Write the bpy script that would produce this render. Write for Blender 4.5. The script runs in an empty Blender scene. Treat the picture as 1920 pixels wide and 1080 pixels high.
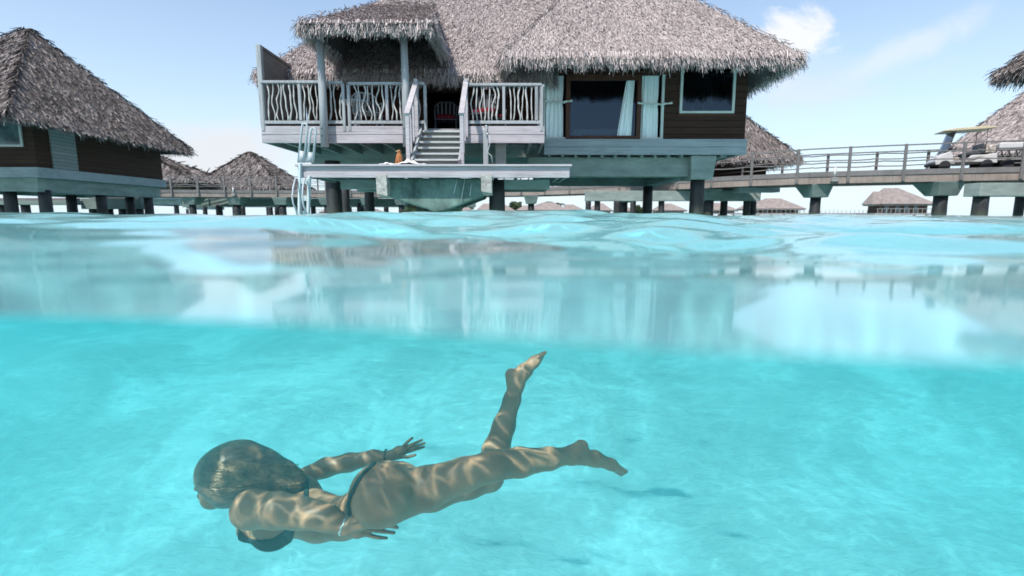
import bpy, bmesh, math, random
import numpy as np
from mathutils import Vector, Matrix

random.seed(7)
RNG = np.random.default_rng(11)
sc = bpy.context.scene
COL = sc.collection
R = math.radians

# ------------------------------------------------------------------ camera
EYE = 0.04            # the lens sits a hand's width above the lagoon
PITCH = 8.0
F = 961.0             # focal length in photo pixels
cd = bpy.data.cameras.new('camera')
cam = bpy.data.objects.new('camera', cd)
COL.objects.link(cam)
sc.camera = cam
cam.location = (0, 0, EYE)
cam.rotation_euler = (R(90 - PITCH), 0, 0)
cd.sensor_width = 36
cd.lens = 36 * F / 1920
cd.clip_start = 0.01
cd.clip_end = 9000
cd.dof.use_dof = True
cd.dof.focus_distance = 3.2
cd.dof.aperture_fstop = 2.5

# ------------------------------------------------------------------ sun, sky, exposure
SUN_DIR = Vector((0.42, 0.62, -1.0)).normalized()      # the way the light travels
sl = bpy.data.lights.new('sun', 'SUN')
sl.energy = 4.6
sl.angle = R(0.5)
sl.color = (1.0, 0.955, 0.91)
so = bpy.data.objects.new('sun', sl)
so.rotation_euler = SUN_DIR.to_track_quat('-Z', 'Y').to_euler()
COL.objects.link(so)
SUN_EL = math.asin(-SUN_DIR.z)
SUN_ROT = math.atan2(-SUN_DIR.x, -SUN_DIR.y)

sc.view_settings.view_transform = 'Standard'
sc.view_settings.look = 'None'
sc.view_settings.gamma = 1
sc.view_settings.use_curve_mapping = False
sc.view_settings.exposure = 0.38
sc.cycles.max_bounces = 10
sc.cycles.volume_bounces = 2
sc.cycles.transparent_max_bounces = 24
sc.cycles.transmission_bounces = 8
sc.cycles.caustics_reflective = False
sc.cycles.sample_clamp_indirect = 4
sc.cycles.sample_clamp_direct = 0


def pdir(u, v):
    """direction of a photo pixel"""
    dx, dz = (u - 960) / F, (540 - v) / F
    c, s = math.cos(R(PITCH)), math.sin(R(PITCH))
    return Vector((dx, c + dz * s, -s + dz * c))


def P(u, v, Y):
    """point of a photo pixel at the distance Y ahead"""
    d = pdir(u, v)
    t = Y / d.y
    return Vector((d.x * t, Y, EYE + d.z * t))


def X(u, v, Y):
    return P(u, v, Y).x


def Z(v, Y):
    return P(960, v, Y).z


def UV(p):
    """photo pixel of world points, arrays"""
    c, s = math.cos(R(PITCH)), math.sin(R(PITCH))
    x, y, z = p[..., 0], p[..., 1], p[..., 2] - EYE
    f = y * c - z * s
    up = y * s + z * c
    return 960 + F * x / f, 540 - F * up / f


class N:
    """small helper for node trees"""
    def __init__(self, tree):
        self.t = tree

    def new(self, kind, **kw):
        n = self.t.nodes.new(kind)
        for k, v in kw.items():
            setattr(n, k, v)
        return n

    def link(self, a, b):
        self.t.links.new(a, b)

    def val(self, sock, v):
        if hasattr(v, 'is_output') or hasattr(v, 'links'):
            self.link(v, sock)
        else:
            sock.default_value = v

    def math(self, op, a, b=None, c=None, clamp=False):
        n = self.new('ShaderNodeMath', operation=op)
        n.use_clamp = clamp
        self.val(n.inputs[0], a)
        if b is not None:
            self.val(n.inputs[1], b)
        if c is not None:
            self.val(n.inputs[2], c)
        return n.outputs[0]

    def vmath(self, op, a, b=None, out=0):
        n = self.new('ShaderNodeVectorMath', operation=op)
        self.val(n.inputs[0], a)
        if b is not None:
            self.val(n.inputs[1], b)
        return n.outputs[out]

    def noise(self, vec, scale, detail=3, rough=0.5, dist=0.0, color=False):
        n = self.new('ShaderNodeTexNoise')
        if vec is not None:
            self.link(vec, n.inputs['Vector'])
        n.inputs['Scale'].default_value = scale
        n.inputs['Detail'].default_value = detail
        n.inputs['Roughness'].default_value = rough
        n.inputs['Distortion'].default_value = dist
        return n.outputs['Color' if color else 'Fac']

    def mapping(self, vec, scale=(1, 1, 1), rot=(0, 0, 0), loc=(0, 0, 0)):
        n = self.new('ShaderNodeMapping')
        self.link(vec, n.inputs[0])
        n.inputs['Scale'].default_value = scale
        n.inputs['Rotation'].default_value = rot
        n.inputs['Location'].default_value = loc
        return n.outputs[0]

    def ramp(self, fac, stops):
        n = self.new('ShaderNodeValToRGB')
        self.link(fac, n.inputs[0])
        e = n.color_ramp.elements
        while len(e) < len(stops):
            e.new(0.5)
        for el, (p, c) in zip(e, stops):
            el.position = p
            el.color = (*c, 1) if len(c) == 3 else c
        return n.outputs[0]

    def smooth(self, v, a, b):
        n = self.new('ShaderNodeMapRange', interpolation_type='SMOOTHSTEP')
        self.val(n.inputs[0], v)
        n.inputs[1].default_value = a
        n.inputs[2].default_value = b
        return n.outputs[0]

    def mix(self, fac, a, b):
        n = self.new('ShaderNodeMix', data_type='RGBA')
        self.val(n.inputs[0], fac)
        for s, v in ((n.inputs[6], a), (n.inputs[7], b)):
            if isinstance(v, tuple):
                s.default_value = (*v, 1)
            else:
                self.link(v, s)
        return n.outputs[2]


# sky: Nishita with pale sea air low down and a few clouds, all by direction
w = bpy.data.worlds.new('World')
sc.world = w
w.use_nodes = True
t = N(w.node_tree)
bg = w.node_tree.nodes['Background']
sky = t.new('ShaderNodeTexSky', sky_type='NISHITA')
sky.sun_disc = False
sky.sun_elevation = SUN_EL
sky.sun_rotation = SUN_ROT
sky.dust_density = 0.2
sky.ozone_density = 2.0
SKY_K = 0.15
tc = t.new('ShaderNodeTexCoord')
dirv = tc.outputs['Generated']
sep = t.new('ShaderNodeSeparateXYZ')
t.link(dirv, sep.inputs[0])
zz = t.math('MAXIMUM', sep.outputs[2], 0.0)
hz = t.math('POWER', t.math('SUBTRACT', 1.0, zz, clamp=True), 3.6)
base = t.mix(t.math('MULTIPLY_ADD', hz, 0.86, 0.08, clamp=True), sky.outputs[0],
             (0.60 / SKY_K, 0.74 / SKY_K, 0.86 / SKY_K))


def cloud(col, u, v, su, sv, tilt, amount, scale, lo, hi, tint=(0.66, 0.665, 0.69), seed=0.0):
    c = pdir(u, v).normalized()
    d = t.vmath('SUBTRACT', dirv, (c.x, c.y, c.z))
    d = t.mapping(d, rot=(0, tilt, 0))
    e = t.vmath('MULTIPLY', d, (1 / su, 0.3 / su, 1 / sv))
    ln = t.vmath('LENGTH', e, out=1)
    n = t.noise(t.mapping(dirv, scale=(1, 1, 1.7), loc=(seed, seed, 0)), scale, 6, 0.62, 0.5)
    f = t.math('ADD', t.math('SUBTRACT', 1.0, ln), t.math('MULTIPLY', t.math('SUBTRACT', n, 0.5), 2.2))
    f = t.math('MULTIPLY', t.smooth(f, lo, hi), amount)
    return t.mix(f, col, tuple(k / SKY_K for k in tint))


base = cloud(base, 1438, 100, 0.095, 0.066, 0.15, 0.95, 11, 0.05, 0.65, (0.76, 0.775, 0.81))
base = cloud(base, 1500, 175, 0.15, 0.07, 0.0, 0.45, 6, 0.0, 1.0, seed=3)
base = cloud(base, 1690, 95, 0.10, 0.028, 0.42, 0.55, 5, 0.0, 1.0, (0.70, 0.74, 0.79), seed=5)
base = cloud(base, 430, 300, 0.22, 0.06, 0.05, 0.85, 7, -0.1, 0.9, seed=8)
base = cloud(base, 1150, 350, 0.6, 0.04, 0.0, 0.6, 6, 0.0, 0.9, seed=11)
t.link(base, bg.inputs[0])
bg.inputs[1].default_value = SKY_K


# ------------------------------------------------------------------ mesh helpers
def tag(o, label=None, cat=None, group=None, kind=None):
    if label:
        o['label'] = label
    if cat:
        o['category'] = cat
    if group:
        o['group'] = group
    if kind:
        o['kind'] = kind
    return o


def empty(name, loc=(0, 0, 0), parent=None, rz=0):
    o = bpy.data.objects.new(name, None)
    o.location = loc
    o.rotation_euler = (0, 0, rz)
    o.empty_display_size = 0.2
    o.parent = parent
    COL.objects.link(o)
    return o


def origin(o):
    p = Vector((0, 0, 0))
    while o is not None:
        p += o.location
        o = o.parent
    return p


def raw_mesh(name, v, f, mat, parent=None, smooth=False, local=False, shade=None):
    """v (n,3) and f (m,k) arrays -> one object, verts in world unless local"""
    v = np.asarray(v, dtype=np.float64)
    if parent is not None and not local:
        v = v - np.array(origin(parent))
    f = np.asarray(f)
    me = bpy.data.meshes.new(name)
    k = f.shape[1]
    me.vertices.add(len(v))
    me.vertices.foreach_set('co', v.ravel())
    me.loops.add(f.size)
    me.loops.foreach_set('vertex_index', f.ravel().astype(np.int32))
    me.polygons.add(len(f))
    me.polygons.foreach_set('loop_start', (np.arange(len(f)) * k).astype(np.int32))
    me.polygons.foreach_set('use_smooth', np.full(len(f), smooth))
    me.update(calc_edges=True)
    if shade is not None:
        a = me.attributes.new('shade', 'FLOAT', 'POINT')
        a.data.foreach_set('value', shade.astype(np.float32))
    me.materials.append(mat)
    o = bpy.data.objects.new(name, me)
    o.parent = parent
    COL.objects.link(o)
    return o


class MB:
    def __init__(self):
        self.v, self.f = [], []

    def add(self, vs, fs):
        b = len(self.v)
        self.v += [tuple(p) for p in vs]
        self.f += [tuple(b + i for i in q) for q in fs]
        return self

    def box(self, x0, x1, y0, y1, z0, z1):
        vs = [(x, y, z) for z in (z0, z1) for y in (y0, y1) for x in (x0, x1)]
        return self.add(vs, [(0, 2, 3, 1), (4, 5, 7, 6), (0, 1, 5, 4), (2, 6, 7, 3), (0, 4, 6, 2), (1, 3, 7, 5)])

    def beam(self, p, q, w, h, up=(0, 0, 1)):
        p, q = Vector(p), Vector(q)
        d = (q - p).normalized()
        s = d.cross(Vector(up))
        if s.length < 1e-4:
            s = Vector((1, 0, 0))
        s.normalize()
        n = s.cross(d)
        vs = []
        for c in (p, q):
            for a, b in ((-1, -1), (1, -1), (1, 1), (-1, 1)):
                vs.append(c + s * a * w / 2 + n * b * h / 2)
        return self.add(vs, [(0, 1, 2, 3), (7, 6, 5, 4), (0, 4, 5, 1), (1, 5, 6, 2), (2, 6, 7, 3), (3, 7, 4, 0)])

    def tube(self, pts, rad, n=8):
        pts = [Vector(p) for p in pts]
        rad = rad if isinstance(rad, (list, tuple)) else [rad] * len(pts)
        d0 = (pts[-1] - pts[0]).normalized() if (pts[-1] - pts[0]).length > 1e-6 else Vector((0, 0, 1))
        ref = Vector((0, 1, 0)) if abs(d0.y) < 0.8 else Vector((1, 0, 0))
        vs, fs = [], []
        for i, p in enumerate(pts):
            d = (pts[min(i + 1, len(pts) - 1)] - pts[max(i - 1, 0)])
            d = d.normalized() if d.length > 1e-9 else d0
            s = d.cross(ref)
            s = s.normalized() if s.length > 1e-6 else Vector((1, 0, 0))
            b = s.cross(d)
            for k in range(n):
                a = 2 * math.pi * k / n
                vs.append(p + (s * math.cos(a) + b * math.sin(a)) * rad[i])
        for i in range(len(pts) - 1):
            for k in range(n):
                k2 = (k + 1) % n
                fs.append((i * n + k, i * n + k2, (i + 1) * n + k2, (i + 1) * n + k))
        fs.append(tuple(range(n))[::-1])
        fs.append(tuple((len(pts) - 1) * n + k for k in range(n)))
        return self.add(vs, fs)

    def prism(self, poly, y0, y1):
        """poly of (x,z) extruded along y"""
        n = len(poly)
        vs = [(x, y0, z) for x, z in poly] + [(x, y1, z) for x, z in poly]
        fs = [tuple(range(n)), tuple(range(n, 2 * n))[::-1]]
        fs += [(i, i + n, (i + 1) % n + n, (i + 1) % n) for i in range(n)]
        return self.add(vs, fs)

    def build(self, name, mat, parent=None, smooth=False, bevel=0.0, local=False):
        v = self.v
        if parent is not None and not local:
            og = origin(parent)
            v = [(p[0] - og.x, p[1] - og.y, p[2] - og.z) for p in v]
        me = bpy.data.meshes.new(name)
        me.from_pydata(v, [], self.f)
        bm = bmesh.new()
        bm.from_mesh(me)
        bmesh.ops.recalc_face_normals(bm, faces=bm.faces)
        bm.to_mesh(me)
        bm.free()
        me.materials.append(mat)
        if smooth:
            me.polygons.foreach_set('use_smooth', [True] * len(me.polygons))
        o = bpy.data.objects.new(name, me)
        o.parent = parent
        COL.objects.link(o)
        if bevel:
            b = o.modifiers.new('bevel', 'BEVEL')
            b.width = bevel
            b.segments = 2
            b.limit_method = 'ANGLE'
        if smooth:
            for p in me.polygons:
                if len(p.vertices) > 6:
                    p.use_smooth = False
        return o


# ------------------------------------------------------------------ materials
def mat(name, col, rough=0.7, spec=0.3, bump=None, vary=None, metallic=0.0):
    m = bpy.data.materials.new(name)
    m.use_nodes = True
    k = N(m.node_tree)
    b = m.node_tree.nodes['Principled BSDF']
    b.inputs['Roughness'].default_value = rough
    b.inputs['Specular IOR Level'].default_value = spec
    b.inputs['Metallic'].default_value = metallic
    b.inputs['Base Color'].default_value = (*col, 1)
    co = k.new('ShaderNodeTexCoord').outputs['Object']
    if vary:
        sc3, lo, hi = vary[:3]
        det = vary[3] if len(vary) > 3 else 5
        f = k.noise(k.mapping(co, scale=sc3), 1.0, det, 0.65)
        c = k.ramp(f, [(0.3, tuple(x * lo for x in col)), (0.7, tuple(min(1, x * hi) for x in col))])
        k.link(c, b.inputs['Base Color'])
        if bump:
            bn = k.new('ShaderNodeBump')
            bn.inputs['Strength'].default_value = bump
            bn.inputs['Distance'].default_value = 0.02
            k.link(f, bn.inputs['Height'])
            k.link(bn.outputs[0], b.inputs['Normal'])
    return m


def wood(name, col, axis, lo=0.62, hi=1.22, board=0.0, rough=0.8):
    """weathered timber: grain along one axis, blotches, knots of wear, optional board seams across z"""
    m = bpy.data.materials.new(name)
    m.use_nodes = True
    k = N(m.node_tree)
    b = m.node_tree.nodes['Principled BSDF']
    b.inputs['Roughness'].default_value = rough
    b.inputs['Specular IOR Level'].default_value = 0.2
    co = k.new('ShaderNodeTexCoord').outputs['Object']
    s = {'x': (1.2, 22, 30), 'z': (26, 26, 1.1), 'y': (26, 1.2, 26)}[axis]
    g = k.noise(k.mapping(co, scale=s), 1.0, 6, 0.7, 0.6)
    bl = k.noise(k.mapping(co, scale=(1.3, 1.3, 2.2)), 1.0, 4, 0.6)
    f = k.math('ADD', k.math('MULTIPLY', g, 0.65), k.math('MULTIPLY', bl, 0.35))
    c = k.ramp(f, [(0.33, tuple(x * lo for x in col)), (0.5, col), (0.66, tuple(min(1, x * hi) for x in col))])
    h = g
    if board:
        sp = k.new('ShaderNodeSeparateXYZ')
        k.link(co, sp.inputs[0])
        fr = k.math('FRACT', k.math('DIVIDE', sp.outputs[2], board))
        seam = k.smooth(k.math('ABSOLUTE', k.math('SUBTRACT', fr, 0.5)), 0.42, 0.49)
        pid = k.math('FLOOR', k.math('DIVIDE', sp.outputs[2], board))
        wn = k.new('ShaderNodeTexWhiteNoise', noise_dimensions='1D')
        k.link(pid, wn.inputs['W'])
        c = k.mix(k.math('MULTIPLY', wn.outputs['Value'], 0.35), c, tuple(x * 0.6 for x in col))
        c = k.mix(seam, c, tuple(x * 0.25 for x in col))
        h = k.math('SUBTRACT', g, k.math('MULTIPLY', seam, 1.5))
    k.link(c, b.inputs['Base Color'])
    bn = k.new('ShaderNodeBump')
    bn.inputs['Strength'].default_value = 0.5
    bn.inputs['Distance'].default_value = 0.01
    k.link(h, bn.inputs['Height'])
    k.link(bn.outputs[0], b.inputs['Normal'])
    return m


def thatch_mat(name, stops, patch=0.3):
    m = bpy.data.materials.new(name)
    m.use_nodes = True
    k = N(m.node_tree)
    b = m.node_tree.nodes['Principled BSDF']
    b.inputs['Roughness'].default_value = 0.85
    b.inputs['Specular IOR Level'].default_value = 0.15
    a = k.new('ShaderNodeAttribute', attribute_name='shade')
    co = k.new('ShaderNodeTexCoord').outputs['Object']
    n = k.noise(co, 0.9, 5, 0.6)
    f = k.math('ADD', a.outputs['Fac'], k.math('MULTIPLY', k.math('SUBTRACT', n, 0.5), patch))
    k.link(k.ramp(f, stops), b.inputs['Base Color'])
    return m


def pile_mat():
    m = bpy.data.materials.new('pile')
    m.use_nodes = True
    k = N(m.node_tree)
    b = m.node_tree.nodes['Principled BSDF']
    b.inputs['Roughness'].default_value = 0.6
    pos = k.new('ShaderNodeNewGeometry').outputs['Position']
    n = k.noise(k.mapping(pos, scale=(5, 5, 1.4)), 1.0, 7, .65)
    n2 = k.noise(k.mapping(pos, scale=(14, 14, 10)), 1.0, 5, .7)
    c = k.ramp(n, [(.3, (.010, .011, .012)), (.55, (.020, .020, .022)), (.75, (.05, .047, .045))])
    sp = k.new('ShaderNodeSeparateXYZ')
    k.link(pos, sp.inputs[0])
    h = k.math('ADD', sp.outputs[2], k.math('MULTIPLY', n2, .35))
    c = k.mix(k.math('MULTIPLY', k.smooth(h, .50, .22), .75), c, (.05, .062, .04))
    c = k.mix(k.math('MULTIPLY', k.smooth(n2, .58, .68), k.smooth(h, .42, .30)), c, (.22, .22, .19))
    k.link(c, b.inputs['Base Color'])
    bn = k.new('ShaderNodeBump')
    bn.inputs['Strength'].default_value = 0.5
    bn.inputs['Distance'].default_value = 0.02
    k.link(n2, bn.inputs['Height'])
    k.link(bn.outputs[0], b.inputs['Normal'])
    return m


M = {}
M['deck_wood'] = wood('deck_wood', (0.38, 0.355, 0.365), 'x')
M['post_wood'] = wood('post_wood', (0.30, 0.31, 0.315), 'z')
M['step_wood'] = wood('step_wood', (0.40, 0.42, 0.41), 'x')
M['joist_wood'] = wood('joist_wood', (0.22, 0.25, 0.235), 'y')
M['floor_beam'] = wood('floor_beam', (0.30, 0.325, 0.335), 'x')
M['branch_wood'] = mat('branch_wood', (0.44, 0.43, 0.41), 0.7, 0.2, 0.4, ((30, 30, 9), 0.75, 1.2))
M['brown_wall'] = wood('brown_wall', (0.055, 0.029, 0.02), 'x', 0.6, 1.3, 0.16)
M['brown_frame'] = wood('brown_frame', (0.075, 0.032, 0.02), 'z', 0.6, 1.4, 0, 0.5)
M['grey_panel'] = wood('grey_panel', (0.26, 0.27, 0.27), 'x', 0.7, 1.2, 0.13)
M['pale_frame'] = mat('pale_frame', (0.55, 0.60, 0.56), 0.5, 0.4, None, ((3, 3, 3), 0.85, 1.1))
M['concrete'] = mat('concrete', (0.25, 0.29, 0.265), 0.85, 0.2, 0.3, ((1.4, 1.4, 4.0), 0.7, 1.2, 8))
M['far_concrete'] = mat('far_concrete', (0.16, 0.20, 0.18), 0.85, 0.2, None, ((1.0, 1.0, 3), 0.7, 1.2))
M['stained_concrete'] = mat('stained_concrete', (0.10, 0.15, 0.13), 0.9, 0.2, 0.6, ((2.2, 2.2, 1.6), 0.25, 2.0, 9))
M['pad_concrete'] = mat('pad_concrete', (0.42, 0.40, 0.36), 0.9, 0.2, 0.8, ((14, 14, 14), 0.45, 1.3, 8))
M['pile'] = pile_mat()
M['fascia'] = wood('fascia', (0.25, 0.205, 0.18), 'z', 0.6, 1.3)
M['rail_wood'] = wood('rail_wood', (0.165, 0.155, 0.15), 'x')
M['curtain'] = mat('curtain', (0.84, 0.90, 0.89), 0.85, 0.1, None, ((40, 40, 0.6), 0.88, 1.05))
M['cord'] = mat('cord', (0.6, 0.64, 0.6), 0.8, 0.1, None, ((60, 60, 60), 0.8, 1.1))
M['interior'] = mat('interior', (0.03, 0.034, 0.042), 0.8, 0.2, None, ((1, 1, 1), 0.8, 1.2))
M['linen'] = mat('linen', (0.7, 0.72, 0.74), 0.85, 0.1, 0.2, ((6, 6, 6), 0.9, 1.05))
M['white_plastic'] = mat('white_plastic', (0.40, 0.44, 0.45), 0.4, 0.5, None, ((9, 9, 2), 0.86, 1.04))
M['grey_plastic'] = mat('grey_plastic', (0.45, 0.52, 0.52), 0.5, 0.4, None, ((9, 9, 2), 0.8, 1.1))
M['white_paint'] = mat('white_paint', (0.52, 0.505, 0.49), 0.45, 0.5, None, ((2, 2, 2), 0.9, 1.05))
M['red_cloth'] = mat('red_cloth', (0.14, 0.015, 0.02), 0.85, 0.1, 0.2, ((20, 20, 20), 0.8, 1.1))
M['dark_red'] = mat('dark_red', (0.10, 0.012, 0.016), 0.85, 0.1, None, ((20, 20, 20), 0.8, 1.1))
M['black_rubber'] = mat('black_rubber', (0.03, 0.03, 0.032), 0.8, 0.2, None, ((20, 20, 20), 0.8, 1.3))
M['metal'] = mat('metal', (0.45, 0.46, 0.46), 0.35, 0.5, None, ((8, 8, 8), 0.85, 1.1), 0.8)
M['dark_metal'] = mat('dark_metal', (0.06, 0.065, 0.07), 0.5, 0.5, None, ((8, 8, 8), 0.85, 1.1), 0.3)
M['tan'] = mat('tan', (0.50, 0.42, 0.28), 0.5, 0.4, None, ((3, 3, 3), 0.9, 1.08))
M['towel'] = mat('towel', (0.82, 0.80, 0.78), 0.95, 0.05, 0.5, ((50, 50, 50), 0.92, 1.03))
M['feather'] = mat('feather', (0.30, 0.12, 0.05), 0.8, 0.1, 0.5, ((60, 60, 60), 0.4, 1.9))
M['beak'] = mat('beak', (0.65, 0.50, 0.25), 0.5, 0.3, None, ((30, 30, 30), 0.8, 1.2))
M['rock'] = mat('rock', (0.14, 0.17, 0.13), 0.95, 0.1, 0.8, ((9, 9, 9), 0.3, 2.0, 8))
M['yellow_rock'] = mat('yellow_rock', (0.38, 0.34, 0.18), 0.95, 0.1, 0.8, ((14, 14, 14), 0.3, 1.8, 8))
M['bark'] = mat('bark', (0.12, 0.09, 0.065), 0.9, 0.1, 0.5, ((6, 6, 2), 0.6, 1.4))
M['leaf'] = mat('leaf', (0.055, 0.07, 0.035), 0.7, 0.2, None, ((0.8, 0.8, 0.8), 0.5, 1.6))
M['cargo'] = mat('cargo', (0.35, 0.30, 0.26), 0.85, 0.2, 0.6, ((9, 9, 9), 0.3, 2.2, 3))
M['screen_panel'] = wood('screen_panel', (0.17, 0.155, 0.145), 'y')
M['far_wall'] = mat('far_wall', (0.10, 0.075, 0.06), 0.9, 0.1, None, ((0.5, 0.5, 3), 0.7, 1.4))
M['far_glass'] = mat('far_glass', (0.10, 0.13, 0.14), 0.12, 0.7, None, ((2, 2, 2), 0.4, 1.6))
M['far_timber'] = mat('far_timber', (0.28, 0.27, 0.25), 0.9, 0.1, None, ((0.4, 0.4, 4), 0.6, 1.3))

THATCH = [(0.0, (0.05, 0.042, 0.042)), (0.22, (0.17, 0.145, 0.143)), (0.5, (0.385, 0.330, 0.310)), (1.0, (0.62, 0.545, 0.52))]
BROWN = [(0.0, (0.022, 0.018, 0.016)), (0.3, (0.082, 0.068, 0.062)), (0.6, (0.195, 0.167, 0.156)), (1.0, (0.39, 0.345, 0.33))]
M['thatch'] = thatch_mat('thatch', THATCH)
M['brown_thatch'] = thatch_mat('brown_thatch', BROWN, 0.5)


def glass_mat(name='window_glass', tint=(0.55, 0.62, 0.66), gloss=(0.42, 0.52, 0.66)):
    m = bpy.data.materials.new(name)
    m.use_nodes = True
    k = N(m.node_tree)
    m.node_tree.nodes.remove(m.node_tree.nodes['Principled BSDF'])
    g = k.new('ShaderNodeBsdfGlossy')
    g.inputs['Roughness'].default_value = 0.03
    g.inputs['Color'].default_value = (*gloss, 1)
    tr = k.new('ShaderNodeBsdfTransparent')
    tr.inputs['Color'].default_value = (*tint, 1)
    fr = k.new('ShaderNodeFresnel')
    fr.inputs['IOR'].default_value = 1.5
    mx = k.new('ShaderNodeMixShader')
    k.link(k.math('ADD', fr.outputs[0], 0.03), mx.inputs[0])
    k.link(tr.outputs[0], mx.inputs[1])
    k.link(g.outputs[0], mx.inputs[2])
    k.link(mx.outputs[0], m.node_tree.nodes['Material Output'].inputs[0])
    return m


M['glass'] = glass_mat()
M['clear_glass'] = glass_mat('clear_glass', (0.86, 0.88, 0.90), (0.9, 0.92, 0.95))

# ------------------------------------------------------------------ the lagoon
SAND_Z = -3.3


def water_mat():
    m = bpy.data.materials.new('sea_water')
    m.use_nodes = True
    k = N(m.node_tree)
    m.node_tree.nodes.remove(m.node_tree.nodes['Principled BSDF'])
    geo = k.new('ShaderNodeNewGeometry')
    pos = geo.outputs['Position']
    # painted caustic web: colours the light passing through, in place of real ripple focusing
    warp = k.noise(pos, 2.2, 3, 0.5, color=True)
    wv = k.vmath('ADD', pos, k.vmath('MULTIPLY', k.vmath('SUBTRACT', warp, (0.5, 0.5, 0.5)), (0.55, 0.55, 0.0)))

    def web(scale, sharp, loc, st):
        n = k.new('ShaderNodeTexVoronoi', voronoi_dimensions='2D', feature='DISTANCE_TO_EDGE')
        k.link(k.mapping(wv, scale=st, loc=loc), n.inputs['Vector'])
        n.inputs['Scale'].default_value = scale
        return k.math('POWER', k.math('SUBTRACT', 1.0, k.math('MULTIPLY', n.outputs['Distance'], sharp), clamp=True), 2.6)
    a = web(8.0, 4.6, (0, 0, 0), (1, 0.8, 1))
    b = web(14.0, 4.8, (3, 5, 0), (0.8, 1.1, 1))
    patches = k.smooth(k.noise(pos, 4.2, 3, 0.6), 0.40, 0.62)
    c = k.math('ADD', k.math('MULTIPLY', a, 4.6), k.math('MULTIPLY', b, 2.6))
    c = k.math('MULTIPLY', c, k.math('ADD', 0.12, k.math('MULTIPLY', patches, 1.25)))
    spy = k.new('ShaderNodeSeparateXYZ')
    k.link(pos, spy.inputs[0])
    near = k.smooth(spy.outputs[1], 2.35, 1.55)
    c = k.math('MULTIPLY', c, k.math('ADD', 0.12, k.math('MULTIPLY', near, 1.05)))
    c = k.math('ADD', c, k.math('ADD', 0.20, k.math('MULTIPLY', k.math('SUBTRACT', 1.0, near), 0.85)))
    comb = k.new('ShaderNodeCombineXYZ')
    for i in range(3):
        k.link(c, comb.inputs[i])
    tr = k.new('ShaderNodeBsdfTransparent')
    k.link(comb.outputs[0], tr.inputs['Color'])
    rf = k.new('ShaderNodeBsdfRefraction')
    rf.inputs['IOR'].default_value = 1.33
    rf.inputs['Roughness'].default_value = 0.12
    rf.inputs['Color'].default_value = (1, 1, 1, 1)
    under = k.new('ShaderNodeMixShader')
    # steep light (the sun) goes straight through, a flat view bends down into the water
    dt = k.vmath('DOT_PRODUCT', geo.outputs['Incoming'], geo.outputs['Normal'], out=1)
    k.link(k.math('MULTIPLY', k.smooth(k.math('ABSOLUTE', dt), 0.25, 0.48), 0.72), under.inputs[0])
    k.link(rf.outputs[0], under.inputs[1])
    k.link(tr.outputs[0], under.inputs[2])
    # pale diffuse share painted on the sheet, standing in for light scattered underwater
    df = k.new('ShaderNodeBsdfDiffuse')
    df.inputs['Color'].default_value = (0.38, 0.62, 0.64, 1)
    milky = k.new('ShaderNodeMixShader')
    milky.inputs[0].default_value = 0.30
    k.link(under.outputs[0], milky.inputs[1])
    k.link(df.outputs[0], milky.inputs[2])
    under = milky
    gl = k.new('ShaderNodeBsdfGlossy')
    gl.inputs['Roughness'].default_value = 0.065
    gl.inputs['Color'].default_value = (1, 1, 1, 1)
    fr = k.new('ShaderNodeFresnel')
    fr.inputs['IOR'].default_value = 1.33
    mx = k.new('ShaderNodeMixShader')
    k.link(fr.outputs[0], mx.inputs[0])
    k.link(under.outputs[0], mx.inputs[1])
    k.link(gl.outputs[0], mx.inputs[2])
    # fine ripples
    bn = k.new('ShaderNodeBump')
    bn.inputs['Strength'].default_value = 0.5
    bn.inputs['Distance'].default_value = 0.02
    sp = k.new('ShaderNodeSeparateXYZ')
    k.link(pos, sp.inputs[0])
    amt = k.smooth(sp.outputs[1], 0.45, 2.2)
    k.link(k.math('MULTIPLY', k.noise(k.mapping(pos, scale=(1, 1.3, 1)), 4.6, 4, 0.6, 0.3), amt), bn.inputs['Height'])
    for q in (rf, gl, fr):
        k.link(bn.outputs[0], q.inputs['Normal'])
    k.link(mx.outputs[0], m.node_tree.nodes['Material Output'].inputs[0])
    return m


def grid_mesh(name, xs, ys, zf, mt, warp=None):
    Xg, Yg = np.meshgrid(xs, ys)
    if warp:
        Yg = warp(Xg, Yg)
    Zg = zf(Xg, Yg)
    nx, ny = len(xs), len(ys)
    v = np.stack([Xg, Yg, Zg], -1).reshape(-1, 3)
    i = np.arange(nx - 1)[None] + nx * np.arange(ny - 1)[:, None]
    f = np.stack([i, i + 1, i + 1 + nx, i + nx], -1).reshape(-1, 4)
    return raw_mesh(name, v, f, mt, smooth=True)


wr = np.random.default_rng(5)
WAVES = [(l, wr.uniform(-1.1, 1.1), wr.uniform(0, 6.28), a) for l, a in
         [(5.2, .030), (3.1, .024), (2.1, .018), (1.4, .012), (1.0, .009), (.72, .009), (.52, .0075), (.38, .0055),
          (.28, .0042), (.21, .0032), (.155, .0023), (.115, .0016), (.085, .0010), (.19, .0024), (.61, .0075), (.45, .006), (.85, .008), (.33, .0044)]]


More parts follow.
